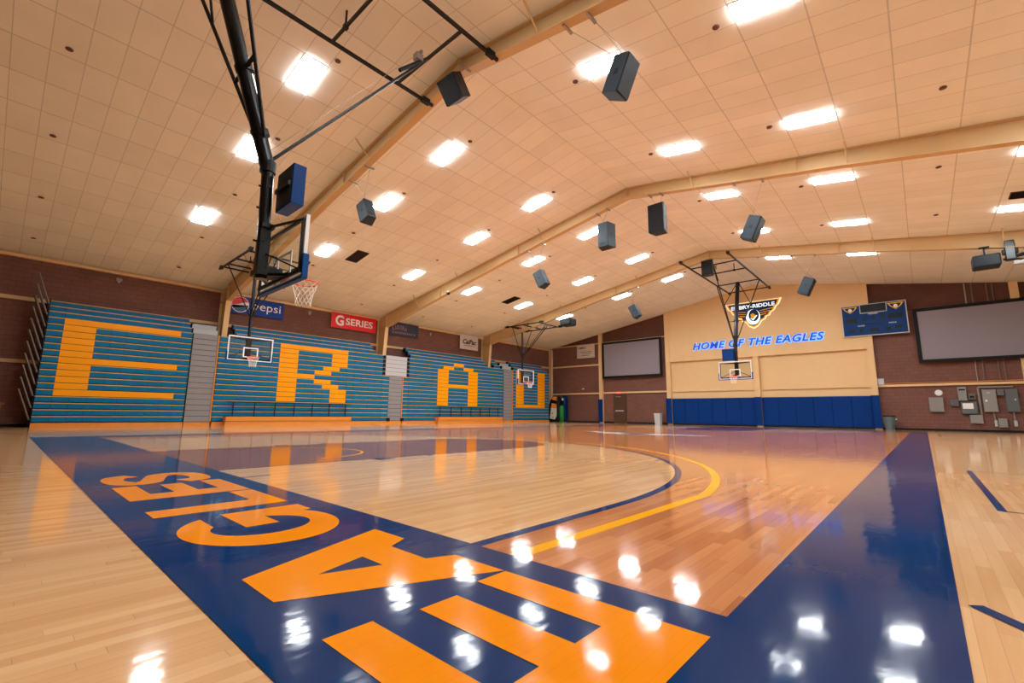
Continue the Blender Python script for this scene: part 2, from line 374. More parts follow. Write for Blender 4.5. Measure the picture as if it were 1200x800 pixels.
for hy, sgn, by in ((HN, 1, BN), (HF, -1, BF)):
    th3 = math.degrees(math.asin(0))
    a = arc(CX, hy, 6.32, 0, 180*sgn, 72)
    pts = [(CX+6.32, by)] + a + [(CX-6.32, by)]
    fpart(flat(pts, 'maple', .0012), 'three_point_area')
    b = ring(CX, hy, 6.38, .08, 0, 180*sgn, 'navy', .002)
    for s in (1, -1): line(b, CX+s*6.38, by, CX+s*6.30, hy, 'navy', .002)
    fpart(b, 'three_point_line', 'navy three point line')
    b = ring(CX, hy, 6.80, .09, 8*sgn, 172*sgn, 'yline', .002)
    ya = hy+6.80*math.sin(R(8))*sgn
    xa = 6.80*math.cos(R(8))
    for s in (1, -1): b.poly([(CX+s*xa, ya, .002), (CX+s*(xa-.09), ya, .002), (CX+s*(xa-.15), by, .002), (CX+s*(xa-.06), by, .002)], 'yline')
    fpart(b, 'outer_three_point_line', 'yellow outer three point line')
    lane = [(CX-1.83, by), (CX+1.83, by), (CX+1.83, by+5.79*sgn)] + arc(CX, by+5.79*sgn, 1.83, 0, 180*sgn, 32) + [(CX-1.83, by)]
    fpart(flat(lane, 'key', .0016), 'lane_area')
    b = ring(CX, by+5.79*sgn, 1.83, .05, 0, 360, 'navy', .0022)
    for s in (1, -1): line(b, CX+s*1.83, by, CX+s*1.79, by+5.79*sgn, 'navy', .0022)
    line(b, CX-1.83, by+5.77*sgn, CX+1.83, by+5.82*sgn, 'navy', .0022)
    for s in (1, -1):
        for q in (2.1, 3.1, 4.0): line(b, CX+s*1.83, by+q*sgn, CX+s*2.0, by+(q+.07)*sgn, 'navy', .0022)
        line(b, CX+s*1.84, by+2.1*sgn, CX+s*2.03, by+2.4*sgn, 'navy', .0022)
        line(b, CX+s*2.7, by, CX+s*2.65, by+.3*sgn, 'navy', .0022)
    fpart(b, 'lane_lines', 'navy free throw lane lines')
    fpart(ring(CX, hy, 1.25, .05, 0, 180*sgn, 'yline', .0024), 'restricted_arc', 'yellow arc under the hoop')
b = MB(); line(b, SL, 16.14, SR, 16.19, 'navy', .0018); fpart(b, 'halfway_line')
b = ring(CX, 16.17, 1.83, .05, 0, 360, 'navy', .002)
fpart(b, 'centre_circle')
b = flat(arc(CX, 16.17, .8, 0, 360, 40)[:-1], 'fwhite', .0022)
for s in (1, -1): b.poly([(CX+s*.7, 15.6, .0026), (CX+s*2.6, 16.9, .0026), (CX+s*2.2, 17.1, .0026), (CX+s*.6, 16.9, .0026)], 'fwhite')
b.poly([(x, y, .003) for x, y in arc(CX, 16.17, .55, 0, 360, 32)[:-1]], 'navy')
fpart(b, 'centre_emblem', 'white and navy winged emblem on the centre circle')
# borders
BY0 = .58
fpart(flat([(SL-.95, BY0), (SR+.63, BY0), (SR+.63, BN), (SL-.95, BN)], 'navy', .003), 'baseline_band', 'broad navy band along the near baseline')
fpart(flat([(SR, BN), (SR+.63, BN), (SR+.63, BF+1.3), (SR, BF+1.3)], 'navy', .003), 'sideline_band', 'broad navy band along the right sideline')
fpart(flat([(SL-.95, BN), (SL, BN), (SL, BF+1.3), (SL-.95, BF+1.3)], 'navy', .003), 'sideline_band')
fpart(flat([(SL, BF), (SR, BF), (SR, BF+1.3), (SL, BF+1.3)], 'navy', .003), 'baseline_band')
# side court at the right and left
for s in (1, -1):
    for cy in (7.15, 26.1):
        X0 = CX+s*8.63
        b = MB(); line(b, X0-.027, cy-1.83, X0+.027, cy+1.83, 'navy', .0034)
        for q in (-1.83, 1.83): line(b, X0, cy+q-.012, X0+s*5.8, cy+q+.012, 'navy', .0034)
        for k in range(4):
            for q in (-1.9, 1.83): line(b, X0+s*(1.3+.9*k), cy+q, X0+s*(1.36+.9*k), cy+q+.07, 'navy', .0034)
        fpart(b, 'side_court_lane', 'navy lane lines of the cross court')
        cx = CX+s*13.95
        a0, a1 = (216, 290) if s > 0 else (324, 250)
        fpart(ring(cx, cy-.45, 6.98, .055, a0, a1, 'navy', .0036, 40), 'side_court_arc', 'navy arc of the cross court')

# --- EAGLES painted on the near baseline band; u runs to -X, v to -Y
ZL = .0045
def L3(x0, pts): return [(x0-u, 1.64-v, ZL) for u, v in pts]
b = MB(); Ept = [(0,0),(.91,0),(.91,.18),(.30,.18),(.30,.33),(.85,.33),(.85,.52),(.30,.52),(.30,.68),(.90,.68),(.90,.87),(0,.87)]
def rects(mb, x0, rs, m='gold'):
    for (u0, v0, u1, v1) in rs: mb.poly(L3(x0, [(u0,v0),(u1,v0),(u1,v1),(u0,v1)]), m)
def letter(mb): o = fpart(mb, 'letter', 'gold floor letter'); return o
rE = [(0,0,.30,.87),(.30,0,.91,.18),(.30,.34,.86,.52),(.30,.69,.90,.87)]
b = MB(); rects(b, -.59, rE); letter(b)
b = MB()       # A
for q in ([(0,0),(.34,0),(.40,.14),(.70,.14),(.78,0),(1.09,0),(.735,.86),(.39,.86)],): pass
b.poly(L3(-1.51, [(0,0),(.34,0),(.40,.14),(.47,.34),(.56,.61),(.55,.86),(.39,.86)]), 'gold')
b.poly(L3(-1.51, [(1.09,0),(.735,.86),(.55,.86),(.56,.61),(.65,.34),(.70,.14),(.78,0)]), 'gold')
b.poly(L3(-1.51, [(.40,.14),(.70,.14),(.65,.34),(.47,.34)]), 'gold'); letter(b)
b = MB()       # G
def el(a, bb, t): return (.5+a*math.cos(R(t)), .435+bb*math.sin(R(t)))
n = 48; t0, t1 = 32, 302; i0, i1 = 57, 318
for k in range(n):
    A = el(.51, .44, t0+(t1-t0)*k/n); B = el(.51, .44, t0+(t1-t0)*(k+1)/n)
    C_ = el(.25, .28, i0+(i1-i0)*(k+1)/n); D = el(.25, .28, i0+(i1-i0)*k/n)
    b.poly(L3(-2.70, [A, B, C_, D]), 'gold')
b.poly(L3(-2.70, [(.5,.53),(.5,.33),(.75,.33),(1.01,.33),(1.01,.53)]), 'gold'); b.poly(L3(-2.70, [(.77,0),(1.01,0),(1.01,.33),(.75,.33),el(.25,.28,318),el(.51,.44,302)]), 'gold'); letter(b)
b = MB(); rects(b, -3.88, [(0,0,.28,.87),(.28,0,.80,.19)]); letter(b)
b = MB(); rects(b, -4.71, rE); letter(b)
b = MB()       # S
cp = [(.77,.60),(.70,.74),(.44,.795),(.18,.74),(.115,.635),(.20,.53),(.42,.465),(.64,.39),(.725,.27),(.64,.14),(.40,.085),(.14,.13),(.06,.29)]
def cat(P, t):
    i = min(int(t), len(P)-2); q = t-i; p0 = P[max(i-1, 0)]; p1 = P[i]; p2 = P[i+1]; p3 = P[min(i+2, len(P)-1)]
    return tuple(.5*((2*p1[k])+(-p0[k]+p2[k])*q+(2*p0[k]-5*p1[k]+4*p2[k]-p3[k])*q*q+(-p0[k]+3*p1[k]-3*p2[k]+p3[k])*q**3) for k in (0, 1))
N = 96; P = [cat(cp, (len(cp)-1)*i/N) for i in range(N+1)]; Lf, Rt = [], []
for i in range(N+1):
    a_, b_ = P[max(i-1, 0)], P[min(i+1, N)]; dx, dy = b_[0]-a_[0], b_[1]-a_[1]; l = math.hypot(dx, dy); nx, ny = -dy/l, dx/l
    hw = .085+.04*abs(nx)
    Lf.append((P[i][0]+nx*hw, P[i][1]+ny*hw)); Rt.append((P[i][0]-nx*hw, P[i][1]-ny*hw))
for i in range(N): b.poly(L3(-5.69, [Lf[i], Lf[i+1], Rt[i+1], Rt[i]]), 'gold')
letter(b)

# ------------------------------------------------------------------ roof frames
def depth(d): return .44 + (.08*d/6 if d < 6 else .08) + (max(0, d-7)/10.5*.34)
kn = 17.5
def roof_frame(Y, label):
    root = thing('roof_frame', label, 'beam', (RX, Y, 0), 'cream portal frames')
    org = (RX, Y, 0)
    ds = [0, 3, 6, 7, 10, 14, kn]
    for s in (-1, 1):
        b = MB()
        for d0, d1 in zip(ds[:-1], ds[1:]):
            x0, x1 = RX+s*d0, RX+s*d1; zb0, zb1 = zc(x0)-depth(d0), zc(x1)-depth(d1)
            b.poly([(x0, Y-.01, zc(x0)-.01), (x1, Y-.01, zc(x1)-.01), (x1, Y-.01, zb1), (x0, Y-.01, zb0)], 'cream2', (0, .02, 0))
            b.bar((x0, Y, zb0), (x1, Y, zb1), .24, .025, 'cream2')
            b.bar((x0, Y, zc(x0)-.02), (x1, Y, zc(x1)-.02), .24, .025, 'cream2')
        for d in (.02, 6, 12, kn):
            x = RX+s*d; b.box((x-.01, Y-.11, zc(x)-depth(d)), (x+.01, Y+.11, zc(x)-.02), 'cream2')
        b.build('rafter', root, org)
        b = MB(); xk = RX+s*kn; zk = zc(xk)-depth(kn); xw = XL+.02 if s < 0 else XR-.02
        b.poly([(xk, Y-.01, zk), (xk, Y-.01, zc(xk)-.01), (xw, Y-.01, zc(xw)-.01), (xw, Y-.01, 0), (xw-s*.45, Y-.01, 0)], 'cream2', (0, .02, 0))
        b.bar((xk, Y, zk+.01), (xw-s*.45, Y, .0), .24, .03, 'cream', up=(1, 0, 0))
        b.box((xw-s*.03, Y-.12, 0), (xw, Y+.12, zc(xw)-.02), 'cream2')
        b.bar((xk, Y, zk), (xw, Y, zk+.02), .24, .02, 'cream2')
        b.build('column', root, org)
    # braces to purlins and small pipe stubs
    for x in (-22.2, -18.4, -12.6, -5.6, -1.0, 3.0):
        b = MB(); z = zc(x)
        b.bar((x, Y-.12, z-depth(abs(x-RX))+.03), (x, Y-.62, z-.02), .035, .035, 'cream2')
        b.build('fly_brace', root, org)
for Y, l in zip(FRAMES, ('cream steel roof frame behind the viewpoint', 'cream steel roof frame nearest the viewpoint, over the nearest hoop',
                         'cream steel roof frame in the middle, carrying two large upright loudspeakers', 'cream steel roof frame farthest away, carrying both projectors')):
    roof_frame(Y, l)

# trims: girts and end wall posts
def trim(n, mb): return struct(mb.build('trim_%d' % n))
b = MB().box((XL, YN, zc(XL)-.16), (XL+.14, YF, zc(XL)-.02), 'cream'); trim(1, b)
trim(2, MB().box((XL, YN, 5.05), (XL+.1, YF, 5.2), 'cream2')); trim(3, MB().box((XL, YN, 2.52), (XL+.1, YF, 2.66), 'cream2'))
trim(4, MB().box((XR-.1, YN, zc(XR)-.2), (XR, YF, zc(XR)-.02), 'cream'))
k = 5
for (x0, x1, zs) in ((XL, -21.2, (7.0, 5.05, 2.5)), (-20.9, -15.0, (2.52,)), (-2.0, XR, (2.52,)), (-20.9, -15.0, (7.0,))):
    for z in zs:
        trim(k, MB().box((x0, YF-.12, z), (x1, YF, z+(.13 if z < 6 else .07)), 'cream')); k += 1
for x, z1 in ((-21.05, zc(-21.05)), (4.18, zc(4.18)), (-26.62, 6.9)):
    trim(k, MB().box((x-.16, YF-.24, 0), (x+.16, YF, z1), 'cream')); k += 1
for x in (-14.85, -8.5, -2.1):
    trim(k, MB().box((x-.17, YF-.32, 0), (x+.17, YF, 4.9 if x == -8.5 else zc(x)), 'cream')); k += 1
# cream centre section: the lower recess, its rail and the raised upper panel
trim(k, MB().box((-14.7, YF-.05, 0), (-2.25, YF, 4.9), 'cream')); k += 1
trim(k, MB().box((-14.7, YF-.16, 2.52), (-8.67, YF-.05, 2.66), 'cream').box((-8.33, YF-.16, 2.52), (-2.27, YF-.05, 2.66), 'cream')); k += 1
b = MB().poly([(-14.68, YF-.28, 4.87), (-2.27, YF-.28, 4.87), (-2.27, YF-.28, zc(-2.27)), (RX, YF-.28, RZ), (-14.68, YF-.28, zc(-14.68))], 'cream', (0, .26, 0))
trim(k, b); k += 1

# door in the far wall
b = MB().box((-19.9, YF-.06, 0), (-18.7, YF, 2.5), 'door').box((-19.8, YF-.09, .02), (-18.8, YF-.05, 2.1), 'door')
d = struct(b.build('door_1'), 'dark brown metal exit door in the brown far wall')
MB().box((-19.7, YF-.16, 1.0), (-18.95, YF-.09, 1.08), 'lgrey').build('push_bar', d, (0,0,0))
MB().box((-19.65, YF-.14, 2.2), (-19.2, YF-.06, 2.28), 'steel').build('door_closer', d)
t = thing('exit_sign', 'red lit exit sign above the dark brown door', 'sign', (-19.35, YF-.12, 2.55))
og = tuple(t.location)
MB().box((-19.55, YF-.12-.03, 2.5), (-19.15, YF-.12+.03, 2.66), 'exit').build('housing', t, og)
b = MB(); put_text(b, 'EXIT', 'white', (-19.5, YF-.155, 2.53), (1,0,0), (0,0,1), .3, .1, .003); b.build('lettering', t, og)

# ------------------------------------------------------------------ wall pads
xs = [-14.66+i*(-8.70+14.66)/6 for i in range(7)]; xs2 = [-8.30+i*(-2.29+8.30)/6 for i in range(7)]
ordw = ['first', 'second', 'third', 'fourth', 'fifth', 'sixth']
for side, arr in (('left', xs), ('right', xs2)):
    for i in range(6):
        b = MB().box((arr[i]+.004, YF-.2, .1), (arr[i+1]-.004, YF-.055, 2.0), 'pad')
        o = b.build('wall_pad', None, (arr[i], YF-.2, .1), bevel=.02)
        tag(o, 'blue wall pad panel, %s from the left in the %s half of the cream wall' % (ordw[i], side), 'wall pad', 'blue wall pads under the lit lettering')
for x, w_, l in ((-14.85, .2, 'blue pad wrapped round the left post of the cream wall'), (-8.5, .2, 'blue pad wrapped round the middle post of the cream wall'),
                 (-2.1, .2, 'blue pad wrapped round the right post of the cream wall'), (-21.05, .19, 'blue pad wrapped round the cream post left of the brown door')):
    yb = .34 if x != -21.05 else .26
    o = MB().box((x-w_, YF-yb-.08, .08), (x+w_, YF-yb, 2.02), 'pad').box((x-w_-.02, YF-yb-.08, .08), (x-w_+.025, YF-.21, 2.02), 'pad').build('post_pad', None, (x, YF-yb, .08))
    tag(o, l, 'wall pad', 'blue post pads')

# ------------------------------------------------------------------ bleachers
FX = -25.6; RH = .262; Z0 = .18; MW = .49
def row_x(k): return FX if k < 16 else FX-(.18, .48, .78)[k-16]
LET = {
 'E': (1.32, {**{k: [(0, 2)] for k in range(4, 16)}, 15: [(0, 8)], 9: [(0, 8)], 4: [(0, 8)]}),
 'R': (9.74, {**{k: [(0, 2)] for k in range(4, 16)}, 15: [(0, 8)], 14: [(0, 2), (6, 8)], 13: [(0, 2), (6, 8)], 12: [(0, 2), (6, 8)], 11: [(0, 2), (5, 7)],
      10: [(0, 2), (4, 6)], 9: [(0, 4)], 8: [(0, 2), (4, 6)], 7: [(0, 2), (5, 7)], 6: [(0, 2), (6, 8)], 5: [(0, 2), (6, 8)], 4: [(0, 2), (6, 8)]}),
 'A': (20.6, {**{k: [(0, 2), (6, 8)] for k in range(4, 14)}, 15: [(3, 5)], 14: [(1, 3), (5, 7)], 9: [(0, 8)]}),
 'U': (29.06, {**{k: [(0, 2), (6, 8)] for k in range(4, 16)}, 4: [(0, 8)]}),
}
def section(let, y0, y1, upper, label):
    root = thing('bleacher_section', label, 'bleachers', (FX-.4, (y0+y1)/2, 0), 'folded bleacher sections along the left wall'); og = tuple(root.location)
    lx, rows = LET[let]
    # kick board
    MB().box((FX-.5, y0, 0), (FX+.05, y1, Z0-.012), 'orangewood').build('kick_board', root, og)
    ph = (lx-y0) % MW
    for k in range(19):
        z = Z0+k*RH; x = row_x(k); b = MB()
        runs = [(y0, y1)] if k < 16 else upper
        for a, e in runs:
            b.box((x-.32, a, z), (x-.05, e, z+RH), 'black')
            cuts = [a]; y = y0+ph-MW
            while y < e:
                if y > a+.02: cuts.append(y)
                y += MW
            cuts = [q for q in cuts if q < e-.02]+[e]
            for c0, c1 in zip(cuts[:-1], cuts[1:]):
                mid = (c0+c1)/2; ii = (mid-lx)/MW
                on = k in rows and any(p <= ii < q for p, q in rows[k])
                if on: b.box((x-.06, c0, z+.012), (x, c1, z+RH-.006), 'seatgold')
                else:
                    b.box((x-.06, c0+.006, z+.03), (x-.012, c1-.006, z+RH-.045), 'blue')
                    b.box((x-.30, c0, z+RH-.042), (x, c1, z+RH-.010), 'nosing')
        b.build('row', root, og)
    return root, og
s1, og1 = section('E', .84, 5.70, [(.84, 5.68)], 'blue folded bleacher section with a large gold letter E')
# end rails folded on the open end
for i in range(11):
    b = MB(); z = .30+i*.46; y = .78; dy = -.40
    b.path([(FX-.05, y, z), (FX-.05, y+dy, z+1.15), (FX-.5, y+dy, z+1.15), (FX-.5, y, z)], .026, 'railpaint', 6, True)
    for q in (.16, .28): b.tube((FX-q, y, z), (FX-q, y+dy, z+1.15), .014, 'railpaint', 6)
    b.build('end_rail', s1, og1)
b = MB().box((FX-1.1, .80, 0), (FX-.1, .835, 5.1), 'black'); b.build('end_panel', s1, og1)
section('R', 6.86, 16.10, [(7.6, 15.6)], 'blue folded bleacher section with a large gold letter R')
# lower rows of the R and A sections run up to the narrower aisle
section('A', 18.12, 27.44, [(18.3, 25.7), (26.5, 27.2)], 'blue folded bleacher section with a large gold letter A')
section('U', 28.65, 33.6, [(28.9, 33.55)], 'blue folded bleacher section with a large gold letter U')
def filler(y0, y1, label):
    t = thing('seat_filler', label, 'bleachers', (FX-.3, (y0+y1)/2, 0)); og = tuple(t.location)
    MB().box((FX-.5, y0, 0), (FX+.05, y1, Z0-.012), 'orangewood').build('kick_board', t, og)
    for k in range(0, 11):
        z = Z0+k*RH; MB().box((FX-.32, y0, z), (FX-.05, y1, z+RH), 'black').box((FX-.06, y0, z+.03), (FX-.012, y1, z+RH-.045), 'blue').box((FX-.30, y0, z+RH-.05), (FX, y1, z+RH-.008), 'nosing').build('row', t, og)
filler(16.11, 16.60, 'narrow blue seat strip left of the grey middle aisle'); filler(17.68, 18.11, 'narrow blue seat strip right of the grey middle aisle')
def aisle(y0, y1, label, ktop=18, wide=None):
    t = thing('bleacher_aisle', label, 'aisle', (FX-.4, (y0+y1)/2, 0), 'grey aisles between bleacher sections'); og = tuple(t.location)
    MB().box((FX-.5, y0, 0), (FX+.05, y1, Z0-.012), 'orangewood').build('kick_board', t, og)
    for k in range(ktop):
        z = Z0+k*RH; x = row_x(k); a, e = y0, y1; m = 'grey'
        if k >= 16: m = 'lgrey'
        b = MB().box((x-.32, a, z), (x-.04, e, z+RH), 'black').box((x-.06, a+.01, z+.014), (x-.02, e-.01, z+RH-.01), m).box((x-.30, a, z+RH-.02), (x-.01, e, z+RH-.004), m)
        b.build('step', t, og)
    MB().box((FX-.02, y1+.0, Z0), (FX+.015, y1+.05, Z0+min(16, ktop)*RH), 'orangewood').build('edge_strip', t, og)
    return t
aisle(5.74, 6.78, 'grey stepped aisle between the E and R bleacher sections')
aisle(16.62, 17.62, 'grey stepped aisle below the pale platform, between the R and A bleacher sections', 11)
t = thing('bleacher_platform', 'wide pale grey stepped platform above the middle aisle with black end caps', 'aisle', (FX-.3, 17.1, Z0+11*RH)); og = tuple(t.location)
for k in range(11, 16):
    z = Z0+k*RH; x = FX
    MB().box((x-.32, 16.12, z), (x-.04, 18.1, z+RH), 'black').box((x-.06, 16.3, z+.014), (x-.005, 17.92, z+RH-.01), 'lgrey').box((x-.30, 16.12, z+RH-.02), (x-.01, 18.1, z+RH-.004), 'lgrey').build('step', t, og)
    for y in (16.12, 17.94): MB().box((FX-.2, y, z+.05), (FX+.03, y+.16, z+.19), 'black').build('end_cap', t, og)
for y in (16.5, 17.55): tag(MB().box((FX+.056, y, Z0-.02), (FX+.12, y+.22, Z0+.18), 'black').build('wheel_cover', None, (FX+.056, y, Z0-.02)), 'black block at the foot of the middle aisle, %s side' % ('left' if y < 17 else 'right'), 'wheel cover')
# pale platform ends
aisle(27.5, 28.57, 'grey stepped aisle between the A and U bleacher sections')
def front_bench(y0, y1, label, nposts):
    t = thing('front_bench', label, 'bench', (FX+.3, (y0+y1)/2, 0), 'orange benches in front of the bleachers'); og = tuple(t.location)
    MB().box((FX+.06, y0, 0), (FX+.42, y1, .20), 'orangewood').build('kick_board', t, og)
    MB().box((FX+.06, y0, .215), (FX+.46, y1, .43), 'orangewood').build('seat_board', t, og)
    for i in range(nposts):
        y = y0+.35+(y1-y0-.6)*i/(nposts-1)
        MB().box((FX+.14, y-.02, .43), (FX+.18, y+.02, 1.14), 'black').build('rail_post', t, og)
    MB().box((FX+.14, y0+.1, 1.12), (FX+.18, y1-.0, 1.16), 'black').box((FX+.14, y0+.1, .78), (FX+.17, y1, .80), 'black').build('rail', t, og)
front_bench(7.33, 13.87, 'orange front bench with black rail below the letter R', 7)
front_bench(20.42, 26.95, 'orange front bench with black rail below the letter A', 7)

# ------------------------------------------------------------------ hoops
def hoop(bx, by, rot, zt, label, rear, frontlen, half=1.27, mtop=-1.85, clock=None, cross=(1.08, 2.88), main=True):
    """local +y is the side of the rim; the origin is on the floor under the backboard face"""
    root = thing('basketball_hoop', label, 'basketball hoop', (bx, by, 0), 'ceiling hung basketball hoops'); root.rotation_euler = (0, 0, rot)
    P = lambda name, b, **k: b.build(name, root, **k)
    # backboard
    bb = P('backboard', MB().box((-.90, -.03, 2.91), (.90, -.012, 3.96), 'glass'))
    fr = MB(); t = .045
    fr.box((-.915, -.055, 2.9), (.915, .004, 2.9+t), 'white').box((-.915, -.055, 3.97-t), (.915, .004, 3.97), 'white')
    fr.box((-.915, -.055, 2.9+t), (-.915+t, .004, 3.97-t), 'white').box((.915-t, -.055, 2.9+t), (.915, .004, 3.97-t), 'white'); fr.build('board_frame', bb)
    tg = MB(); a = .305; t = .05
    tg.box((-a, -.008, 3.05), (a, .006, 3.05+t), 'white').box((-a, -.008, 3.50-t), (a, .006, 3.50), 'white').box((-a, -.008, 3.05+t), (-a+t, .006, 3.5-t), 'white').box((a-t, -.008, 3.05+t), (a, .006, 3.5-t), 'white')
    tg.build('target_square', bb)
    pd = MB().box((-.945, -.075, 2.86), (.945, .025, 2.905), 'hooppad')
    for s in (-1, 1): pd.box((s*.955, -.075, 2.86), (s*.91, .025, 3.28), 'hooppad')
    P('edge_padding', pd, bevel=.008)
    bf = MB().box((-.9, -.10, 2.96), (.9, -.06, 3.02), 'black').box((-.9, -.10, 3.86), (.9, -.06, 3.9), 'black')
    for s in (-1, 1): bf.box((s*.84, -.10, 3.0), (s*.88, -.06, 3.88), 'black')
    P('back_frame', bf)
    # rim, net
    n = 28; rc = (0, .385, 3.05); rr = .235
    ri = MB(); pts = [(rc[0]+rr*math.cos(2*math.pi*i/n), rc[1]+rr*math.sin(2*math.pi*i/n), rc[2]) for i in range(n)]
    ri.path(pts, .0115, 'red', 8, True).box((-.12, 0, 2.96), (.12, .02, 3.08), 'red').box((-.1, .02, 3.02), (.1, .16, 3.04), 'red')
    ri.bar((-.11, .01, 3.0), (-.2, .27, 3.04), .02, .02, 'red').bar((.11, .01, 3.0), (.2, .27, 3.04), .02, .02, 'red'); P('rim', ri)
    ne = MB(); lev = 7; ns = 12
    prof = [(.225, 3.04), (.205, 2.97), (.18, 2.90), (.158, 2.83), (.142, 2.76), (.135, 2.69), (.14, 2.62)]
    def np_(k, i): rr_, z = prof[k]; q = 2*math.pi*(i+.5*(k % 2))/ns; return (rr_*math.cos(q), rc[1]+rr_*math.sin(q), z)
    for k in range(lev-1):
        for i in range(ns):
            a0 = np_(k, i); ne.tube(a0, np_(k+1, i), .0045, 'net', 5); ne.tube(a0, np_(k+1, i-1 if k % 2 == 0 else i+1), .0045, 'net', 5)
    P('net', ne)
    # mast
    ym, yb = -.42, -.36
    zb = 5.0 if main else zt-.15
    ma = MB().tube((0, yb, 2.95), (0, ym, zb), .10 if main else .07, 'gloss', 16)
    if main: ma.tube((0, ym, zb-.05), (0, mtop, zt), .122, 'gloss', 20).tube((0, ym, zb-.12), (0, ym, zb+.08), .13, 'black', 16)
    # goal brackets
    gb = MB()
    for s in (-1, 1):
        gb.bar((s*.05, yb, 3.02), (s*.45, -.08, 3.0), .05, .05, 'black').bar((s*.05, yb, 3.86), (s*.85, -.08, 3.88), .035, .035, 'black')
        gb.bar((s*.05, yb, 3.4), (s*.85, -.08, 3.02), .025, .025, 'black')
    gb.box((-.16, yb-.12, 3.0), (.16, yb+.1, 3.1), 'black').box((-.12, yb+.02, 3.0), (.12, -.06, 3.16), 'darkgrey').box((-.10, yb-.1, 3.05), (.10, yb+.06, 3.9), 'black')
    for z in (3.6, 4.2, 4.6): ma.tube((-.12, ym+.02, z), (.12, ym+.02, z), .02, 'black', 8).tube((0, ym-.12, z), (0, ym, z), .02, 'black', 8)
    P('mast', ma, smooth=False)
    P('goal_bracket', gb)
    P('top_bracket', MB().box((-.14, yb-.1, 3.84), (.14, yb+.1, 3.92), 'black'))
    # side struts in the plane of the mast
    def mp(z): return ym+(mtop-ym)*(z-zb)/(zt-zb) if main else ym
    for s in (-1, 1):
        st = MB()
        if main:
            st.tube((s*half*1.02, mp(zt), zt), (s*.13, mp(5.45), 5.45), .034, 'black', 8)
            st.tube((s*half*.62, mp(zt-1.55), zt-1.55), (s*.05, mp(zt), zt), .024, 'black', 8)
        else:
            st.tube((s*half, ym-.0, zt), (s*.06, ym, 5.0), .026, 'black', 8)
        P('side_strut', st)
    if main:
        for z in (6.6, 5.55):
            b = MB()
            b.tube((0, mp(z)+.02, z-.05), (0, mp(z)-.02, z+.05), .15, 'black', 14)
            q = .13+(half*1.02-.13)*(z-5.45)/(zt-5.45)
            b.bar((-q, mp(z), z), (q, mp(z), z), .06, .03, 'black')
            P('collar', b)
    # long brace to the forward crossbar
    br = MB(); yc = cross[1]
    br.tube((0, yc, zt), (0, ym+.05, 5.15 if main else 4.9), .030, 'black', 8)
    if main: br.tube((0, yc, zt), (0, yc-.75, zt-.78), .045, 'black', 8)
    else: br.tube((.25, yc, zt), (.04, ym+.05, 5.0), .02, 'black', 8)
    br.tube((.1, yc-.3, zt-.1), (.03, ym, 5.3), .006, 'steel', 5)
    P('fold_brace', br)
    # ceiling frame
    for s in (-1, 1):
        b = MB().bar((s*half, rear, zt), (s*half, frontlen, zt), .07, .07, 'black')
        for y in (frontlen-.25, rear+.3): b.box((s*half-.06, y-.12, zt-.06), (s*half+.06, y+.12, zt+.09), 'black')
        P('ceiling_rail', b)
    for y in (mtop if main else ym, cross[0], cross[1], rear+.5):
        b = MB().bar((-half, y, zt), (half, y, zt), .06, .06, 'black')
        for s in (-.5, .5): 
            if y == cross[0]: b.tube((s*half, y, zt), (s*half, y-.0, zt+.42 if main else zt+.25), .025, 'black', 8).box((s*half-.05, y-.05, zt-.05), (s*half+.05, y+.05, zt+.05), 'black')
        P('crossbar', b)
    wn = MB().box((-.1, cross[1]-.34, zt-.2), (.06, cross[1]-.16, zt-.03), 'elec').tube((-.14, cross[1]-.25, zt-.02), (.12, cross[1]-.25, zt-.02), .04, 'steel', 10)
    P('winch', wn)
    return root
hoop(CX, 3.07, 0, 9.3, 'large glass basketball hoop nearest the viewpoint, seen from behind its backboard', -5.3, 4.05)
hoop(CX, 29.3, math.pi, 9.3, 'glass basketball hoop hanging in front of the cream wall with the lit lettering', -4.75, 4.6)
hoop(-22.1, 7.15, -math.pi/2, 7.2, 'glass basketball hoop hanging in front of the R bleacher section', -1.6, 2.6, 1.15, clock=None, cross=(.6, 2.1), main=False)
hoop(-22.1, 26.2, -math.pi/2, 7.2, 'glass basketball hoop hanging in front of the U bleacher section', -1.2, 2.6, 1.15, clock=None, cross=(.6, 2.1), main=False)
def shot_clock(x, y, z, sgn, label):
    t = thing('shot_clock', label, 'shot clock', (x, y, z), 'shot clocks over the main hoops'); og = (x, y, z)
    MB().box((x-.33, y-.11, z-.36), (x+.33, y+.11, z+.36), 'sbblue').build('housing', t, og, bevel=.01)
    MB().box((x-.28, y+sgn*.11, z-.31), (x+.28, y+sgn*.118, z+.31), 'sbdark' if sgn > 0 else 'sbblue').build('display', t, og)
    MB().box((x-.3, y-sgn*.112, z-.33), (x+.3, y-sgn*.12, z+.33), 'black').box((x-.3, y-sgn*.16, z-.04), (x+.28, y-sgn*.12, z+.04), 'gloss').build('back_cover', t, og)
shot_clock(-7.91, 2.94, 4.55, 1, 'blue framed shot clock beside the mast of the nearest hoop')
shot_clock(-8.62, 29.45, 4.4, -1, 'blue shot clock above the far glass backboard')

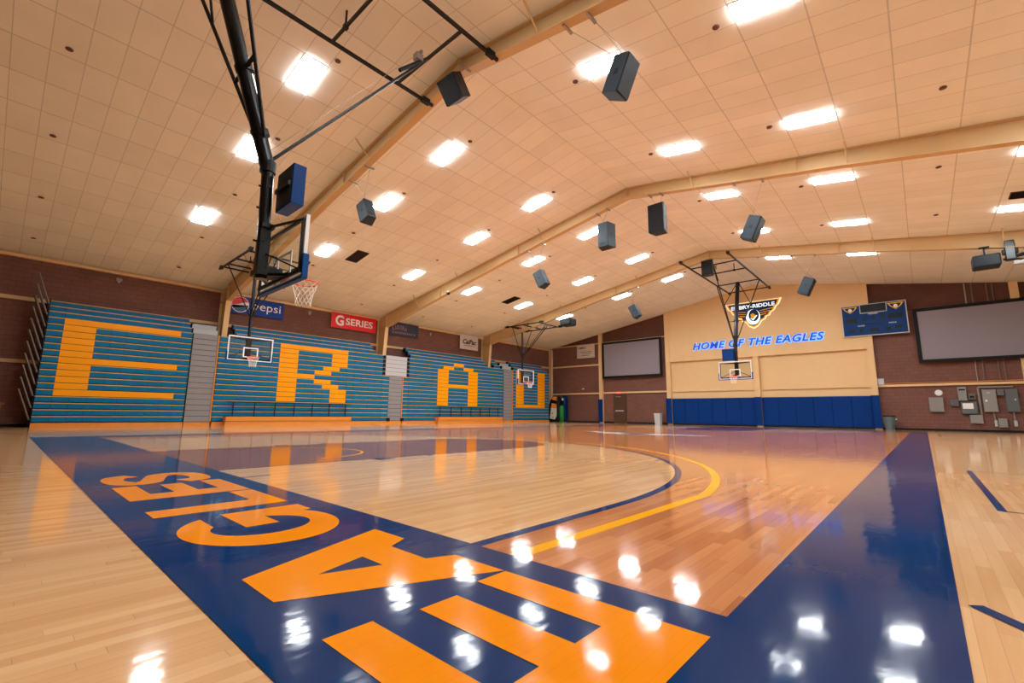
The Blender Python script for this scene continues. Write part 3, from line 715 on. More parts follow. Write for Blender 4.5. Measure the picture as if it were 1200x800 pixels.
# folded-up hoop on the right
t = thing('folded_hoop', 'black basketball hoop folded up to the ceiling at right edge', 'basketball hoop', (4.6, 26.2, 6.9)); og = (4.6, 26.2, 6.9)
MB().box((3.02, 26.0, 6.95), (3.32, 26.3, 7.75), 'gloss').box((2.95, 26.05, 7.2), (3.4, 26.25, 7.4), 'black').build('mast', t, og, bevel=.03)
MB().tube((3.1, 26.1, 7.05), (7.2, 26.1, 7.5), .05, 'black').tube((3.2, 26.1, 7.0), (6.8, 26.1, 5.9), .04, 'black').build('side_strut', t, og)
MB().tube((2.95, 26.1, 7.0), (3.3, 26.1, 7.05), .04, 'black').tube((3.2, 26.15, 7.1), (7.0, 26.15, 7.95), .03, 'black').build('fold_brace', t, og)
MB().box((3.2, 25.9, 6.72), (3.7, 26.2, 6.85), 'lgrey').box((3.75, 25.95, 7.08), (4.1, 26.15, 7.2), 'lgrey').build('winch', t, og)
MB().bar((7.0, 25.0, 7.4), (7.0, 27.4, 7.4), .07, .07, 'black').bar((6.9, 25.0, 7.4), (9.0, 25.0, 7.1), .06, .06, 'black').bar((6.9, 27.4, 7.4), (9.0, 27.4, 7.1), .06, .06, 'black').build('ceiling_rail', t, og)

# ------------------------------------------------------------------ lamps
an = math.atan(S)
proto = thing('ceiling_light', '', 'ceiling light', (0, 0, 0), 'recessed ceiling panel lights')
MB().box((-.60, -.295, -.012), (.60, .295, .0), 'white').build('frame', proto)
o = MB().box((-.575, -.27, -.03), (.575, .27, -.0125), 'lamp').build('diffuser', proto)
YS = [.36+.305+.61*k for k in (6, 14, 22, 29, 37, 45)]
rown = ['just before the nearest roof beam', 'just beyond the nearest roof beam', 'just before the middle roof beam', 'just beyond the middle roof beam', 'just before the far roof beam', 'just beyond the far roof beam']
coln = ['next to the ridge', 'midway down', 'low near the wall']
first = True
for j, y in enumerate(YS):
    for s in (-1, 1):
        for i, q in enumerate((2.5, 5.5, 9.5)):
            x = RX+s*q*1.22; loc = (x, y, zc(x)-.001); rot = (0, -an if s < 0 else an, 0)
            lab = 'white panel light, %s slope %s, %s' % ('left' if s < 0 else 'right', coln[i], rown[j])
            if first: proto.location = loc; proto.rotation_euler = rot; proto['label'] = lab; first = False
            else: dup(proto, loc, lab, rot)
# sprinklers
def spr_mesh():
    b = MB().lathe((0, 0, -.045), [(.02, 0), (.07, .012), (.075, .03), (.03, .045)], 'sprk', 12); return b
sp = spr_mesh().build('sprinkler'); tag(sp, '', 'sprinkler', 'ceiling sprinklers')
ry = [.05, 4.72, 9.37, 14.0, 18.64, 23.2, 27.85]
rn = ['in the bay nearest the viewpoint'] + ['in the row of lights '+q for q in rown]
cols = [(-10.4, 'left slope beside the ridge lights'), (-14.1, 'left slope uphill of the middle lights'), (-17.8, 'left slope uphill of the low lights'), (-21.6, 'left slope below the low lights'), (-25.0, 'left slope near the eave'),
        (-6.2, 'right slope beside the ridge'), (-2.56, 'right slope uphill of the middle lights'), (1.08, 'right slope uphill of the low lights'), (4.7, 'right slope below the low lights')]
first = True
for j, y in enumerate(ry):
    for x, cn in cols:
        lab = 'dark sprinkler, %s, %s' % (cn, rown[j-1] if j else 'nearest bay')
        if first: q = sp; first = False
        else: q = sp.copy(); COL.objects.link(q)
        q.location = (x, y, zc(x)); q['label'] = lab
for x, y, l in ((-19.65, 10.6, 'dark square ceiling vent on the left slope nearer the viewpoint'), (-19.65, 21.7, 'dark square ceiling vent on the left slope farther away'), (3.45, 21.9, 'dark square ceiling vent on the right slope')):
    t = thing('ceiling_vent', l, 'vent', (x, y, zc(x)-.005)); t.rotation_euler = (0, -an if x < RX else an, 0)
    MB().box((-.6, -.3, -.03), (.6, .3, .0), 'vent').build('backing', t)
    b = MB()
    for i in range(9): b.box((-.58, -.27+i*.065, -.05), (.58, -.25+i*.065, -.03), 'blackbase')
    b.build('louvre', t)

# ------------------------------------------------------------------ loudspeakers
def speaker(name, c, yaw, tilt, w_, d_, h_, tops, label, cab='spk', roll=0):
    """local +y is the grille side; tilt turns the grille downwards"""
    root = thing(name, label, 'loudspeaker', c, 'hanging loudspeakers')
    T = Matrix.Rotation(yaw, 4, 'Z') @ Matrix.Rotation(-tilt, 4, 'X') @ Matrix.Rotation(roll, 4, 'Y')
    hb = w_*.36
    def pr(z0, z1, y0, y1, wf, wb, m, b):
        vs = [(-wb, y0, z0), (wb, y0, z0), (wf, y1, z0), (-wf, y1, z0), (-wb, y0, z1), (wb, y0, z1), (wf, y1, z1), (-wf, y1, z1)]
        b.add([T @ Vector(v) for v in vs], [(0,3,2,1),(4,5,6,7),(0,1,5,4),(1,2,6,5),(2,3,7,6),(3,0,4,7)], m)
    b = MB(); pr(-h_/2, h_/2, -d_/2, d_/2-.02, w_/2, hb, cab, b); b.build('cabinet', root, bevel=.012)
    b = MB(); pr(-h_/2+.02, h_/2-.02, d_/2-.02, d_/2+.01, w_/2-.015, w_/2-.01, 'grille', b); b.build('grille', root)
    for s in (-1, 1):
        b = MB(); sl = (w_/2-hb)/(d_-.02)
        xx = hb+sl*d_/2
        q = T @ Matrix.Translation((s*xx, 0, 0)) @ Matrix.Rotation(-s*math.atan(sl), 4, 'Z')
        b.box((-.008, -.055, -.04), (.008, .055, .04), 'black', q).box((-.008, -.055, .055), (.008, .055, .075), 'black', q); b.build('handle', root)
    b = MB(); b.box((-.12, -d_/2-.008, -h_/2+.08), (.12, -d_/2+.01, -h_/2+.2), 'black', T); b.build('connector_plate', root)
    cv = Vector(c)
    for i, tp in enumerate(tops):
        loc = Vector(tp)-cv
        lp = T @ Vector((0, (d_/2-.05)*(1 if i % 2 == 0 else -1), h_/2-.01))
        MB().tube(lp, loc, .006, 'steel', 6).box(tuple(loc+Vector((-.03, -.16, -.02))), tuple(loc+Vector((.03, .16, .025))), 'steel').build('cable', root)
    return root
def rb(x): return zc(x)-depth(abs(x-RX))
Rz = math.pi/2
speaker('loudspeaker', (-4.08, 7.85, 7.72), -Rz, R(24), .46, .42, .80, [(-4.35, 7.2, rb(-4.3)-.03), (-4.95, 7.2, rb(-4.95)-.03)], 'large grey loudspeaker hanging tilted to the right from the nearest beam')
speaker('loudspeaker', (-13.62, 7.6, 7.52), Rz, R(26), .46, .42, .80, [(-12.9, 7.2, rb(-12.9)-.03), (-13.9, 7.2, rb(-13.9)-.03)], 'grey loudspeaker hanging on cables left under the nearest beam')
speaker('loudspeaker', (-8.25, 6.85, 9.02), math.pi, R(38), .62, .45, .62, [(-8.55, 6.95, rb(-8.5)-.03), (-7.95, 6.95, rb(-8.0)-.03)], 'black loudspeaker facing the viewpoint below the ridge of the nearest beam', 'black')
speaker('loudspeaker', (-9.5, 16.55, 8.32), 0, 0, .66, .52, 1.08, [(-9.75, 16.35, rb(-9.7)-.03), (-9.25, 16.35, rb(-9.2)-.03)], 'tall grey loudspeaker hanging upright, left of the middle beam ridge')
speaker('loudspeaker', (-7.12, 16.55, 8.4), math.pi, 0, .66, .52, 1.15, [(-7.35, 16.35, rb(-7.3)-.03), (-6.87, 16.35, rb(-6.9)-.03)], 'tall black-fronted loudspeaker hanging upright, right of the middle beam ridge')
speaker('loudspeaker', (-3.9, 17.0, 7.27), -Rz, R(26), .5, .45, .84, [(-4.25, 16.4, rb(-4.3)-.03), (-3.35, 16.4, rb(-3.35)-.03)], 'grey loudspeaker tilted to the right, hanging under the middle beam')
speaker('loudspeaker', (-13.2, 16.8, 7.18), Rz, R(26), .5, .45, .84, [(-12.8, 16.4, rb(-12.8)-.03), (-13.7, 16.4, rb(-13.7)-.03)], 'grey loudspeaker tilted to the left, hanging under the middle beam')
speaker('loudspeaker', (-13.1, 26.3, 7.22), Rz, R(26), .5, .45, .84, [(-12.8, 26.15, rb(-12.8)-.03), (-13.5, 26.15, rb(-13.5)-.03)], 'grey loudspeaker tilted to the left, hanging under the far beam')
speaker('loudspeaker', (-3.82, 26.5, 7.22), -Rz, R(26), .55, .5, .86, [(-4.3, 26.15, rb(-4.3)-.03), (-3.3, 26.15, rb(-3.3)-.03)], 'dark loudspeaker tilted to the right, hanging under the far beam')
speaker('loudspeaker', (-8.32, 25.8, 8.95), math.pi, 0, .62, .45, .86, [(-8.6, 26.15, rb(-8.6)-.03), (-8.2, 26.15, rb(-8.2)-.03)], 'black loudspeaker hanging upright below the ridge of the far beam', 'black')

# projectors, security camera
def projector(c, hx, hy, hz, ztop, label, rounded):
    t = thing('projector', label, 'projector', c, 'ceiling projectors'); og = c; x, y, z = c
    MB().box((x-hx, y-hy, z-hz), (x+hx, y+hy, z+hz), 'darkgrey').build('body', t, og, bevel=.12 if rounded else .05)
    b = MB()
    for i in range(5): b.box((x-hx*.85, y-hy-.012, z-hz*.6+i*hz*.28), (x+hx*.85, y-hy, z-hz*.6+i*hz*.28+.03), 'black')
    b.build('grille', t, og)
    MB().tube((x, y+hy, z), (x, y+hy+.06, z), .09, 'gloss', 14).build('lens', t, og)
    MB().tube((x, y, z+hz), (x, y, ztop), .035, 'black', 8).box((x-.15, y-.1, ztop-.04), (x+.15, y+.1, ztop), 'black').build('mount', t, og)
projector((-18.15, 26.1, 7.12), .48, .40, .26, rb(-18.15)-.01, 'dark projector hanging from the far beam, over the left part of the hall', True)
projector((2.45, 25.9, 6.95), .40, .38, .24, rb(2.45)-.01, 'dark caged projector hanging from the far beam near right edge', False)
t = thing('security_camera', 'small black and white security camera under the middle beam', 'camera', (-19.6, 16.3, 7.45)); og = (-19.6, 16.3, 7.45)
MB().tube((-19.6, 16.3, 7.58), (-19.6, 16.3, rb(-19.6)), .03, 'steel', 8).build('mount', t, og)
MB().lathe((-19.6, 16.3, 7.38), [(.05, 0), (.11, .05), (.11, .14)], 'black', 14).lathe((-19.6, 16.3, 7.52), [(.11, 0), (.1, .08)], 'white', 14).build('dome', t, og)
for y, z, l in ((2.9, 6.55, 'small grey wall device high above the E bleacher section'), (11.6, 6.55, 'small grey wall device between the blue and red wall banners'), (20.6, 6.5, 'small grey wall device between the navy and white wall banners')):
    o = MB().box((XL, y-.1, z-.08), (XL+.16, y+.1, z+.06), 'elec').tube((XL+.1, y, z-.08), (XL+.16, y, z-.14), .04, 'lgrey', 10).build('wall_device', None, (XL, y, z)); tag(o, l, 'wall device')
o = MB().lathe((-23.0, YF-.05, 2.95), [(.07, 0), (.09, .03), (.07, .1)], 'white', 12).build('wall_device', None, (-23.0, YF-.05, 2.95)); tag(o, 'small white round wall device above the cream rail near the corner', 'wall device')

# ------------------------------------------------------------------ banners on the left wall (read towards +Y)
XB = XL+.16
def banner(name, y0, y1, z0, z1, m, label):
    t = thing(name, label, 'banner', (XB, (y0+y1)/2, z0), 'banners on the left wall'); og = tuple(t.location)
    MB().box((XL+.13, y0, z0), (XB, y1, z1), m).build('panel', t, og); return t, og
U_, V_ = (0, 1, 0), (0, 0, 1)
t, og = banner('wall_banner', 7.42, 10.12, 5.84, 6.78, 'signblue', 'blue banner with a red, white and blue globe and the word pepsi')
def disc(yc, zc_, r, m, x, a0=0, a1=360, n=36): return MB().poly([(x, yc+r*math.cos(R(a0+(a1-a0)*i/n)), zc_+r*math.sin(R(a0+(a1-a0)*i/n))) for i in range(n)], m, (.006, 0, 0))
yc_, zc0, rr = 7.88, 6.33, .43
b = disc(yc_, zc0, rr, 'white', XB)
b.build('globe', t, og)
b = MB()
up = [(yc_+rr*.93*math.cos(R(a)), zc0+rr*.93*math.sin(R(a))) for a in range(22, 186, 6)]
mid = [(yc_-.40+i*.08, zc0+.0+.10*math.sin((i-5)*.42)-.02*i*0+.05) for i in range(11)]
b.poly([(XB+.006, y, z) for y, z in up+mid], 'ballred', (.004, 0, 0))
lo = [(yc_+rr*.93*math.cos(R(a)), zc0+rr*.93*math.sin(R(a))) for a in range(-168, 2, 6)]
mid2 = [(yc_+.40-i*.08, zc0-.12+.09*math.sin((5-i)*.42)) for i in range(11)]
b.poly([(XB+.006, y, z) for y, z in lo+mid2], 'ballblue', (.004, 0, 0)); b.build('globe_print', t, og)
b = MB(); put_text(b, 'pepsi', 'white', (XB+.002, 8.50, 6.02), U_, V_, 1.45, .56, .006, offset=.0); b.build('lettering', t, og)
t, og = banner('wall_banner', 12.95, 16.05, 5.88, 6.83, 'signred', 'red banner with white words G SERIES')
b = MB(); put_text(b, 'G', 'white', (XB+.002, 13.22, 6.03), U_, V_, .55, .66, .006, offset=.03); put_text(b, 'SERIES', 'white', (XB+.002, 13.9, 6.14), U_, V_, 1.9, .44, .006, offset=.02); b.build('lettering', t, og)
t, og = banner('wall_banner', 17.1, 19.5, 5.98, 6.90, 'signnavy', 'dark navy banner with arched pink lettering right of the middle column')
b = MB()
for i, ch in enumerate('LUDORA'):
    q = (i-2.5)/2.5; put_text(b, ch, 'pink', (XB+.002, 17.32+i*.2, 6.42-.08*q*q), U_, V_, .17, .3, .006, offset=.01)
put_text(b, 'CONFERENCE', 'pink', (XB+.002, 17.3, 6.12), U_, V_, 1.95, .12, .006); b.build('lettering', t, og)
t, og = banner('wall_banner', 23.5, 25.45, 5.72, 6.88, 'signwhite', 'white banner with black slanted lettering by the far column')
b = MB(); put_text(b, 'CalPac', 'inkblack', (XB+.002, 23.8, 6.15), U_, V_, 1.45, .4, .006, shear=.3, offset=.03); b.box((XB, 23.9, 6.02), (XB+.006, 25.1, 6.05), 'inkblack'); b.build('lettering', t, og)
# white sign on the far wall
t = thing('wall_banner', 'small white banner on the far wall near the corner', 'banner', (-22.6, YF-.14, 5.8)); og = tuple(t.location)
MB().box((-23.55, YF-.15, 5.80), (-21.66, YF-.122, 7.04), 'signwhite').build('panel', t, og)
b = MB(); put_text(b, 'CAMPUS', 'inkblack', (-23.42, YF-.155, 6.66), (1,0,0), (0,0,1), .8, .18, .005, offset=.02); put_text(b, 'REC', 'gold2', (-22.55, YF-.155, 6.66), (1,0,0), (0,0,1), .75, .2, .005, offset=.02)
for z, x0, x1 in ((6.36, -23.2, -22.0), (6.2, -23.0, -22.0), (6.02, -23.1, -22.2)): b.box((x0, YF-.156, z), (x1, YF-.15, z+.05), 'elecd')
b.build('lettering', t, og)

# ------------------------------------------------------------------ projection screens
for x0, x1, l in ((-20.78, -15.33, 'black framed grey projection screen on the far wall left of the cream wall'), (.06, 5.6, 'black framed grey projection screen on the far wall at right')):
    t = thing('projection_screen', l, 'projection screen', ((x0+x1)/2, YF-.3, 3.83), 'projection screens'); og = tuple(t.location); z0, z1 = 3.83, 7.0; y = YF-.3
    g = .18; b = MB().box((x0, y-.04, z0), (x1, y+.05, z0+g), 'blackbase').box((x0, y-.04, z1-g), (x1, y+.05, z1), 'blackbase').box((x0, y-.04, z0+g), (x0+g, y+.05, z1-g), 'blackbase').box((x1-g, y-.04, z0+g), (x1, y+.05, z1-g), 'blackbase')
    b.build('frame', t, og); MB().box((x0+g, y-.01, z0+g), (x1-g, y+.02, z1-g), 'screen').build('screen_cloth', t, og)
    for x in (x0+.6, x1-.6): MB().box((x-.04, y+.05, 6.3), (x+.04, YF, 6.4), 'steel').build('bracket', t, og)

# ------------------------------------------------------------------ lit lettering and emblem on the cream wall
YW = YF-.28
t = thing('lit_lettering', 'blue backlit letters reading HOME OF THE EAGLES on the cream wall', 'sign', (-8.5, YW, 5.6)); og = tuple(t.location)
sp_ = 1.12
b = MB(); box = put_text(b, 'HOME OF THE EAGLES', 'ledface', (-12.78, YW-.07, 5.66), (1,0,0), (0,0,1), 8.45, .52, .03, offset=.022, shear=.28, space=sp_)
b.build('letter_faces', t, og, fix=False)
b = MB()
put_text(b, 'HOME OF THE EAGLES', 'led', (-12.78, YW-.015, 5.66), (1,0,0), (0,0,1), 8.45, .52, .012, offset=.062, shear=.28, space=sp_, box=box)
b.build('letter_lamps', t, og, fix=False)
t = thing('lit_emblem', 'lit navy and gold winged shield emblem with EMBRY-RIDDLE lettering', 'sign', (-8.4, YW, 6.95)); og = tuple(t.location)
X0, ZT = -8.42, 8.62
half_w = [(0, -1.70), (.28, -1.55), (.50, -1.22), (.72, -1.12), (.80, -.95), (1.0, -.90), (1.08, -.70), (1.30, -.58), (1.42, -.32), (1.56, -.24), (1.74, .16)]
def wing(sc, dz, m, y0, y1, mb):
    pts = [(x*sc, z*sc+dz) for x, z in half_w]; full = pts+[(-x, z) for x, z in reversed(pts[1:])]
    mb.poly([(X0+x, y0, ZT+z) for x, z in full], m, (0, y1-y0, 0)); return mb
wing(1.06, .035, 'ledwhite', YW-.012, YW, MB()).build('outline_lamp', t, og)
wing(1.0, 0, 'gold2', YW-.07, YW-.03, MB()).build('gold_shield', t, og)
b = wing(.92, -.035, 'navy2', YW-.085, YW-.07, MB())
b.build('navy_shield', t, og)
b = MB()
for s in (-1, 1):
    for i in range(3): b.poly([(X0+s*(.45+.0*i), YW-.09, ZT-.52-.16*i), (X0+s*(1.34-.22*i), YW-.09, ZT-.40-.17*i), (X0+s*(1.30-.22*i), YW-.09, ZT-.46-.17*i), (X0+s*.45, YW-.09, ZT-.56-.16*i)], 'gold2', (0, -.006, 0))
b.poly([(X0+.17*math.cos(R(a))*1.0, YW-.105, ZT-.85+.2*math.sin(R(a))) for a in (10, 90, 150, 215, 290)], 'gold2', (0, -.01, 0))
b.build('gold_feathers', t, og)
b = MB()
o_ = [(X0+.46*math.cos(R(a)), ZT-.93+.58*math.sin(R(a))) for a in range(70, 420, 10) if a <= 395]
b.poly([(x, YW-.088, z) for x, z in [(X0+.46*math.cos(R(a)), ZT-.93+.56*math.sin(R(a))) for a in range(0, 360, 12)]], 'ledtext', (0, -.006, 0))
b.poly([(X0+.05+.33*math.cos(R(a)), YW-.096, ZT-.82+.44*math.sin(R(a))) for a in range(0, 360, 12)], 'navy2', (0, -.004, 0))
b.poly([(X0-.2, YW-.102, ZT-1.0), (X0+.0, YW-.102, ZT-1.2), (X0+.28, YW-.102, ZT-.85), (X0+.2, YW-.102, ZT-.83), (X0+.0, YW-.102, ZT-1.05)], 'ledtext', (0, -.004, 0))
b.build('round_badge', t, og)
b = MB(); put_text(b, 'EMBRY-RIDDLE', 'ledtext', (X0-1.42, YW-.10, ZT-.28), (1,0,0), (0,0,1), 2.84, .26, .008, offset=.025); b.build('lettering', t, og, fix=False)

# ------------------------------------------------------------------ scoreboard
t = thing('scoreboard', 'blue scoreboard with white border between cream wall and right screen', 'scoreboard', (-1.75, 35.0, 5.66)); og = tuple(t.location)
x0, x1, z0, z1, y = -3.31, -.19, 5.67, 7.60, 35.0
MB().box((x0, y, z0), (x1, y+.16, z1), 'sbblue').build('cabinet', t, og)
b = MB()
for a, c in (((x0-.02, y-.03, z0-.02), (x1+.02, y, z0+.03)), ((x0-.02, y-.03, z1-.03), (x1+.02, y, z1+.02)), ((x0-.02, y-.03, z0), (x0+.03, y, z1)), ((x1-.03, y-.03, z0), (x1+.02, y, z1))): b.box(a, c, 'lgrey')
b.build('border', t, og)
b = MB().box((-2.35, y-.05, 7.08), (-1.10, y, 7.60), 'sbdark')
for a, c in (((-2.38, y-.06, 7.05), (-1.07, y, 7.09)), ((-2.38, y-.06, 7.58), (-1.07, y, 7.62)), ((-2.38, y-.06, 7.05), (-2.34, y, 7.62)), ((-1.11, y-.06, 7.05), (-1.07, y, 7.62))): b.box(a, c, 'lgrey')
b.build('clock_display', t, og)
for (cx, cz, w_, h_) in ((-2.85, 6.65, .6, .30), (-.72, 6.75, .7, .30), (-2.2, 6.72, .16, .28), (-1.75, 6.78, .16, .2), (-1.3, 6.72, .16, .28), (-2.85, 6.0, .32, .22), (-2.4, 5.98, .2, .22), (-1.75, 5.98, .42, .24), (-1.1, 5.98, .22, .22), (-.62, 6.05, .34, .22), (-1.7, 6.38, 1.0, .06)):
    MB().box((cx-w_/2, y-.012, cz-h_/2), (cx+w_/2, y, cz+h_/2), 'sbdark').build('digit_window', t, og)
b = MB(); put_text(b, 'PERIOD', 'white', (-1.98, y-.01, 6.96), (1,0,0), (0,0,1), .46, .07, .004, offset=.02)
put_text(b, 'FOULS', 'white', (-2.55, y-.01, 6.26), (1,0,0), (0,0,1), .34, .07, .004, offset=.02); put_text(b, 'FOULS', 'white', (-1.05, y-.01, 6.3), (1,0,0), (0,0,1), .34, .07, .004, offset=.02); b.build('lettering', t, og)
for cx in (-2.86, -.66):
    b = MB().poly([(cx-.38, y-.01, 7.52), (cx-.25, y-.01, 7.32), (cx, y-.01, 7.12), (cx+.25, y-.01, 7.32), (cx+.38, y-.01, 7.52)], 'gold2', (0, -.01, 0))
    b.poly([(cx-.28, y-.022, 7.47), (cx-.2, y-.022, 7.34), (cx, y-.022, 7.17), (cx+.2, y-.022, 7.34), (cx+.28, y-.022, 7.47)], 'navy2', (0, -.005, 0)).poly([(cx+.1*math.cos(R(a)), y-.03, 7.32+.11*math.sin(R(a))) for a in range(0, 360, 30)], 'white', (0, -.004, 0)); b.build('corner_emblem', t, og)
MB().box((x0+.3, y+.16, 7.0), (x0+.4, YF-.28, 7.1), 'steel').box((x1-.4, y+.16, 7.0), (x1-.3, YF, 7.1), 'steel').build('bracket', t, og)

# ------------------------------------------------------------------ electrical equipment on the right of the far wall
def ebox(name, x0, x1, z0, z1, m, label, dp=.18, detail=None, cat='electrical box'):
    t = thing(name, label, cat, ((x0+x1)/2, YF-dp, z0)); og = tuple(t.location)
    MB().box((x0, YF-dp, z0), (x1, YF-.002, z1), m).build('enclosure', t, og, bevel=.01)
    MB().box((x0+.02, YF-dp-.012, z0+.02), (x1-.02, YF-dp, z1-.02), m).build('cover', t, og, bevel=.004)
    if detail: detail(t, og, YF-dp-.012)
    return t
def latch(x, z):
    def f_(t, og, y): MB().box((x-.03, y-.02, z-.05), (x+.03, y, z+.05), 'lgrey').build('latch', t, og)
    return f_
ebox('junction_box', -1.97, -1.61, 2.66, 3.02, 'lgrey', 'pale square junction box on the rail beside the cream wall')
ebox('electrical_panel', .26, .86, 1.05, 1.86, 'elec', 'pale grey square panel, leftmost on the brown wall')
ebox('junction_box', 1.14, 1.47, 1.36, 1.73, 'elecd', 'small dark grey box between the leftmost panel and papered box')
ebox('electrical_panel', 1.49, 1.83, 1.66, 2.42, 'elec', 'tall narrow beige panel above the papered box', detail=lambda t, og, y: MB().box((1.53, y-.01, 2.22), (1.78, y, 2.3), 'black').build('vent_slot', t, og))
ebox('control_box', 1.54, 2.17, .94, 1.60, 'elecd', 'dark grey box with a white paper on its cover', .24, lambda t, og, y: MB().box((1.6, y-.006, 1.22), (2.02, y, 1.52), 'white').build('paper', t, og))
ebox('junction_box', 1.88, 2.16, 1.72, 2.04, 'elecd', 'small dark square box above the papered box', detail=lambda t, og, y: MB().box((1.93, y-.01, 1.82), (2.1, y, 1.92), 'black').build('window', t, og))
ebox('junction_box', 1.83, 2.32, .43, .90, 'elec', 'grey box hanging directly under the papered box')
ebox('electrical_panel', 2.42, 2.94, 1.06, 2.24, 'elec', 'large grey breaker panel with a label', .2, lambda t, og, y: MB().box((2.5, y-.01, 1.6), (2.58, y, 1.7), 'white').box((2.6, y-.01, 2.05), (2.7, y, 2.1), 'lgrey').build('label_plate', t, og))
ebox('junction_box', 2.98, 3.24, 1.92, 2.22, 'elecd', 'small dark box between the two tall breaker panels')
ebox('electrical_panel', 3.27, 3.72, 1.06, 2.24, 'elecd', 'tall dark grey breaker panel, rightmost', .2, latch(3.6, 1.7))
ebox('junction_box', 2.88, 3.2, .25, .72, 'elec', 'low grey box between the two breaker panel conduits')
ebox('outlet_box', 3.44, 3.56, .32, .62, 'lgrey', 'small pale box under the rightmost breaker panel', .1)
ebox('outlet_box', 2.74, 2.84, .30, .62, 'lgrey', 'small pale box under the labelled breaker panel', .1)
def conduit(pts, m, label, r=.03):
    o = MB().path(pts, r, m, 8).build('conduit', None, pts[0]); tag(o, label, 'pipe', 'electrical conduits')
yc0 = YF-.05
conduit([(2.3, yc0, .92), (2.3, yc0, 2.38), (3.6, yc0, 2.38)], 'elec', 'pale wide duct rising beside the papered box and over breaker panels', .045)
conduit([(2.76, yc0, 1.05), (2.79, yc0, .63)], 'elec', 'grey conduit below the labelled breaker panel')
conduit([(3.48, yc0, 1.05), (3.5, yc0, .63)], 'elec', 'grey conduit below the rightmost breaker panel')
for x, l in ((2.35, 'leftmost'), (2.62, 'second from left'), (3.2, 'third from left'), (3.42, 'rightmost')):
    conduit([(x, yc0, 2.7), (x, yc0, zc(x)-.05)], 'railpaint' if x != 2.35 else 'steel', 'vertical conduit behind the right projection screen, %s' % l)
o = MB().path([(-1.58, YF-.14, 2.72), (1.0, YF-.14, 2.7), (4.0, YF-.14, 2.72)], .018, 'orangewood', 6).build('conduit', None, (-2, YF-.14, 2.7)); tag(o, 'thin orange-brown conduit along the rail on the brown wall', 'pipe')
o = MB().lathe((0, 0, 0), [(.16, 0), (.17, .03), (.12, .07), (.0, .08)], 'white', 20).build('wall_dome'); o.rotation_euler = (R(90), 0, 0); o.location = (.72, YF, 2.12); tag(o, 'white round wall fitting above the leftmost grey panel', 'wall fitting')

# ------------------------------------------------------------------ bins, corner bundle, table
t = thing('trash_can', 'pale grey square trash can in front of the left blue pad post', 'trash can', (-15.6, 34.6, 0)); og = tuple(t.location)
MB().add([(-15.8,34.4,0),(-15.38,34.4,0),(-15.38,34.8,0),(-15.8,34.8,0),(-15.86,34.34,.8),(-15.32,34.34,.8),(-15.32,34.86,.8),(-15.86,34.86,.8)], [(0,3,2,1),(4,5,6,7),(0,1,5,4),(1,2,6,5),(2,3,7,6),(3,0,4,7)], 'lgrey') if False else None
b = MB(); b.add([(-15.8,34.4,0),(-15.38,34.4,0),(-15.38,34.8,0),(-15.8,34.8,0),(-15.84,34.36,.8),(-15.34,34.36,.8),(-15.34,34.84,.8),(-15.84,34.84,.8)], [(0,3,2,1),(4,5,6,7),(0,1,5,4),(1,2,6,5),(2,3,7,6),(3,0,4,7)], 'lgrey'); b.build('body', t, og, bevel=.02)
MB().box((-15.86, 34.34, .8), (-15.32, 34.86, .86), 'lgrey').build('lid', t, og, bevel=.02)
t = thing('trash_can', 'teal grey round trash can at the right end of the blue pads', 'trash can', (-1.55, 34.7, 0)); og = tuple(t.location)
MB().lathe((-1.55, 34.7, 0), [(.21, 0), (.25, .4), (.28, .78), (.25, .79)], 'bin', 24).build('body', t, og)
MB().lathe((-1.55, 34.7, .76), [(.30, 0), (.31, .03), (.29, .06), (.26, .05)], 'blackbase', 24).build('rim', t, og)
MB().box((-1.27, 34.62, .58), (-1.2, 34.78, .64), 'lgrey').box((-1.27, 34.62, .4), (-1.24, 34.78, .44), 'bin').build('handle', t, og)

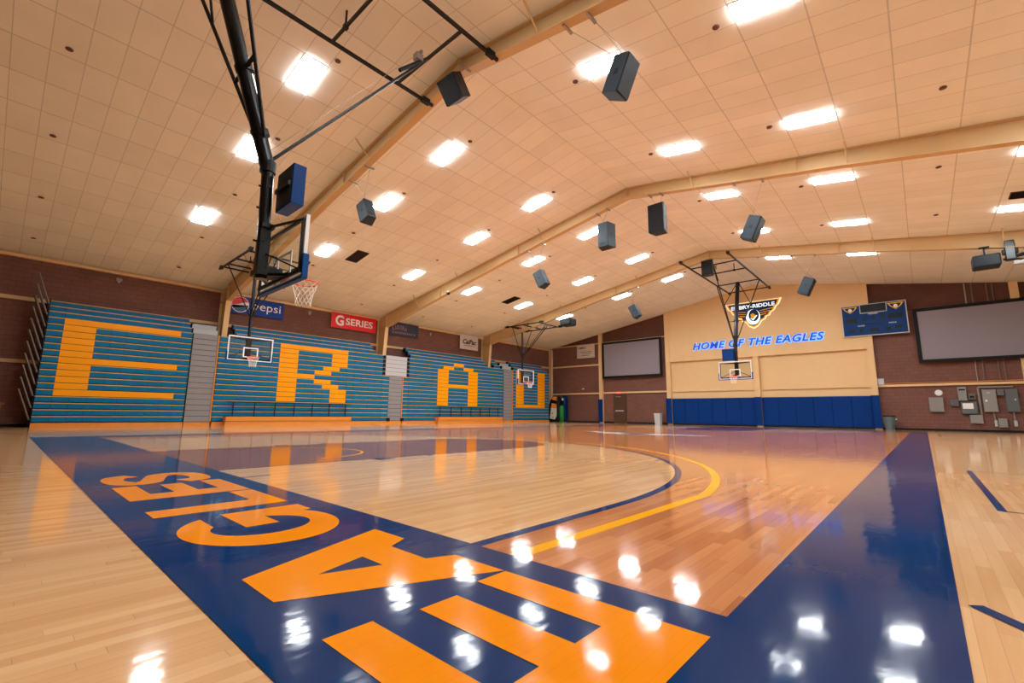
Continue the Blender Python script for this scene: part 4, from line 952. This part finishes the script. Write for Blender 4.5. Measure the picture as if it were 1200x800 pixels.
t = thing('equipment_bundle', 'tall dark bundle with white, orange and green patches in the far left corner', 'equipment', (-25.2, 34.4, 0)); og = tuple(t.location)
b = MB(); n = 18
def sup(cx, cy, rx, ry, prof, m):
    mb = MB(); vs = []
    for (k_, z, dx) in prof:
        for i in range(n):
            q = 2*math.pi*i/n; c_, s_ = math.cos(q), math.sin(q); e = .6
            vs.append((cx+dx+rx*k_*abs(c_)**e*(1 if c_ >= 0 else -1), cy+ry*k_*abs(s_)**e*(1 if s_ >= 0 else -1), z))
    L = len(prof)
    mb.add(vs, [(k_*n+i, k_*n+(i+1) % n, (k_+1)*n+(i+1) % n, (k_+1)*n+i) for k_ in range(L-1) for i in range(n)]+[tuple(range(n-1, -1, -1)), tuple(range((L-1)*n, L*n))], m); return mb
sup(-25.45, 34.45, .62, .45, [(.9, 0, 0), (1, .2, 0), (1, 1.5, .05), (.85, 2.0, .1), (.5, 2.3, .15)], 'blackbase').build('body', t, og, smooth=True)
b = MB().poly([(-25.75, 33.94, .30), (-25.2, 33.94, .22), (-25.0, 33.94, .55), (-25.0, 33.94, 1.35), (-25.6, 33.94, 1.30)], 'palegrey', (0, .05, 0)); b.build('white_panel', t, og)
MB().poly([(-25.6, 33.93, 1.32), (-25.0, 33.93, 1.2), (-25.02, 33.93, 1.62), (-25.5, 33.93, 1.7)], 'orange', (0, .06, 0)).poly([(-25.5, 33.98, 2.0), (-25.05, 33.98, 1.95), (-25.15, 33.98, 2.28), (-25.4, 33.98, 2.3)], 'orange', (0, .3, 0)).build('orange_panel', t, og)
MB().poly([(-25.55, 33.92, .74), (-25.4, 33.92, .72), (-25.42, 33.92, .86)], 'inkblack', (0, .02, 0)).poly([(-25.55, 33.92, .42), (-25.3, 33.92, .46), (-25.35, 33.92, .36)], 'inkblack', (0, .02, 0)).build('print', t, og)
sup(-24.72, 34.5, .2, .34, [(.9, 0, 0), (1, .4, 0), (1, 1.3, .0), (.7, 1.5, 0)], 'green').build('green_roll', t, og, smooth=True)
sup(-24.6, 34.75, .22, .3, [(.9, 0, 0), (1, .3, 0), (1, 2.1, .0), (.8, 2.35, 0)], 'navy2').build('navy_roll', t, og, smooth=True)
MB().box((-24.72, 34.4, 1.95), (-24.55, 34.46, 2.15), 'white').build('white_patch', t, og)

t = thing('table', 'plain wooden table at the left edge beside the folded bleachers', 'table', (-24.9, -1.0, 0)); og = tuple(t.location)
MB().box((-25.4, -2.2, .86), (-24.5, .08, .92), 'tablewood').build('table_top', t, og)
for x in (-25.34, -24.62):
    for y in (-2.12, -.06): MB().box((x, y, 0), (x+.07, y+.07, .86), 'tablewood').build('leg', t, og)
MB().box((-25.3, -2.1, .74), (-24.6, 0, .8), 'tablewood').build('apron', t, og)
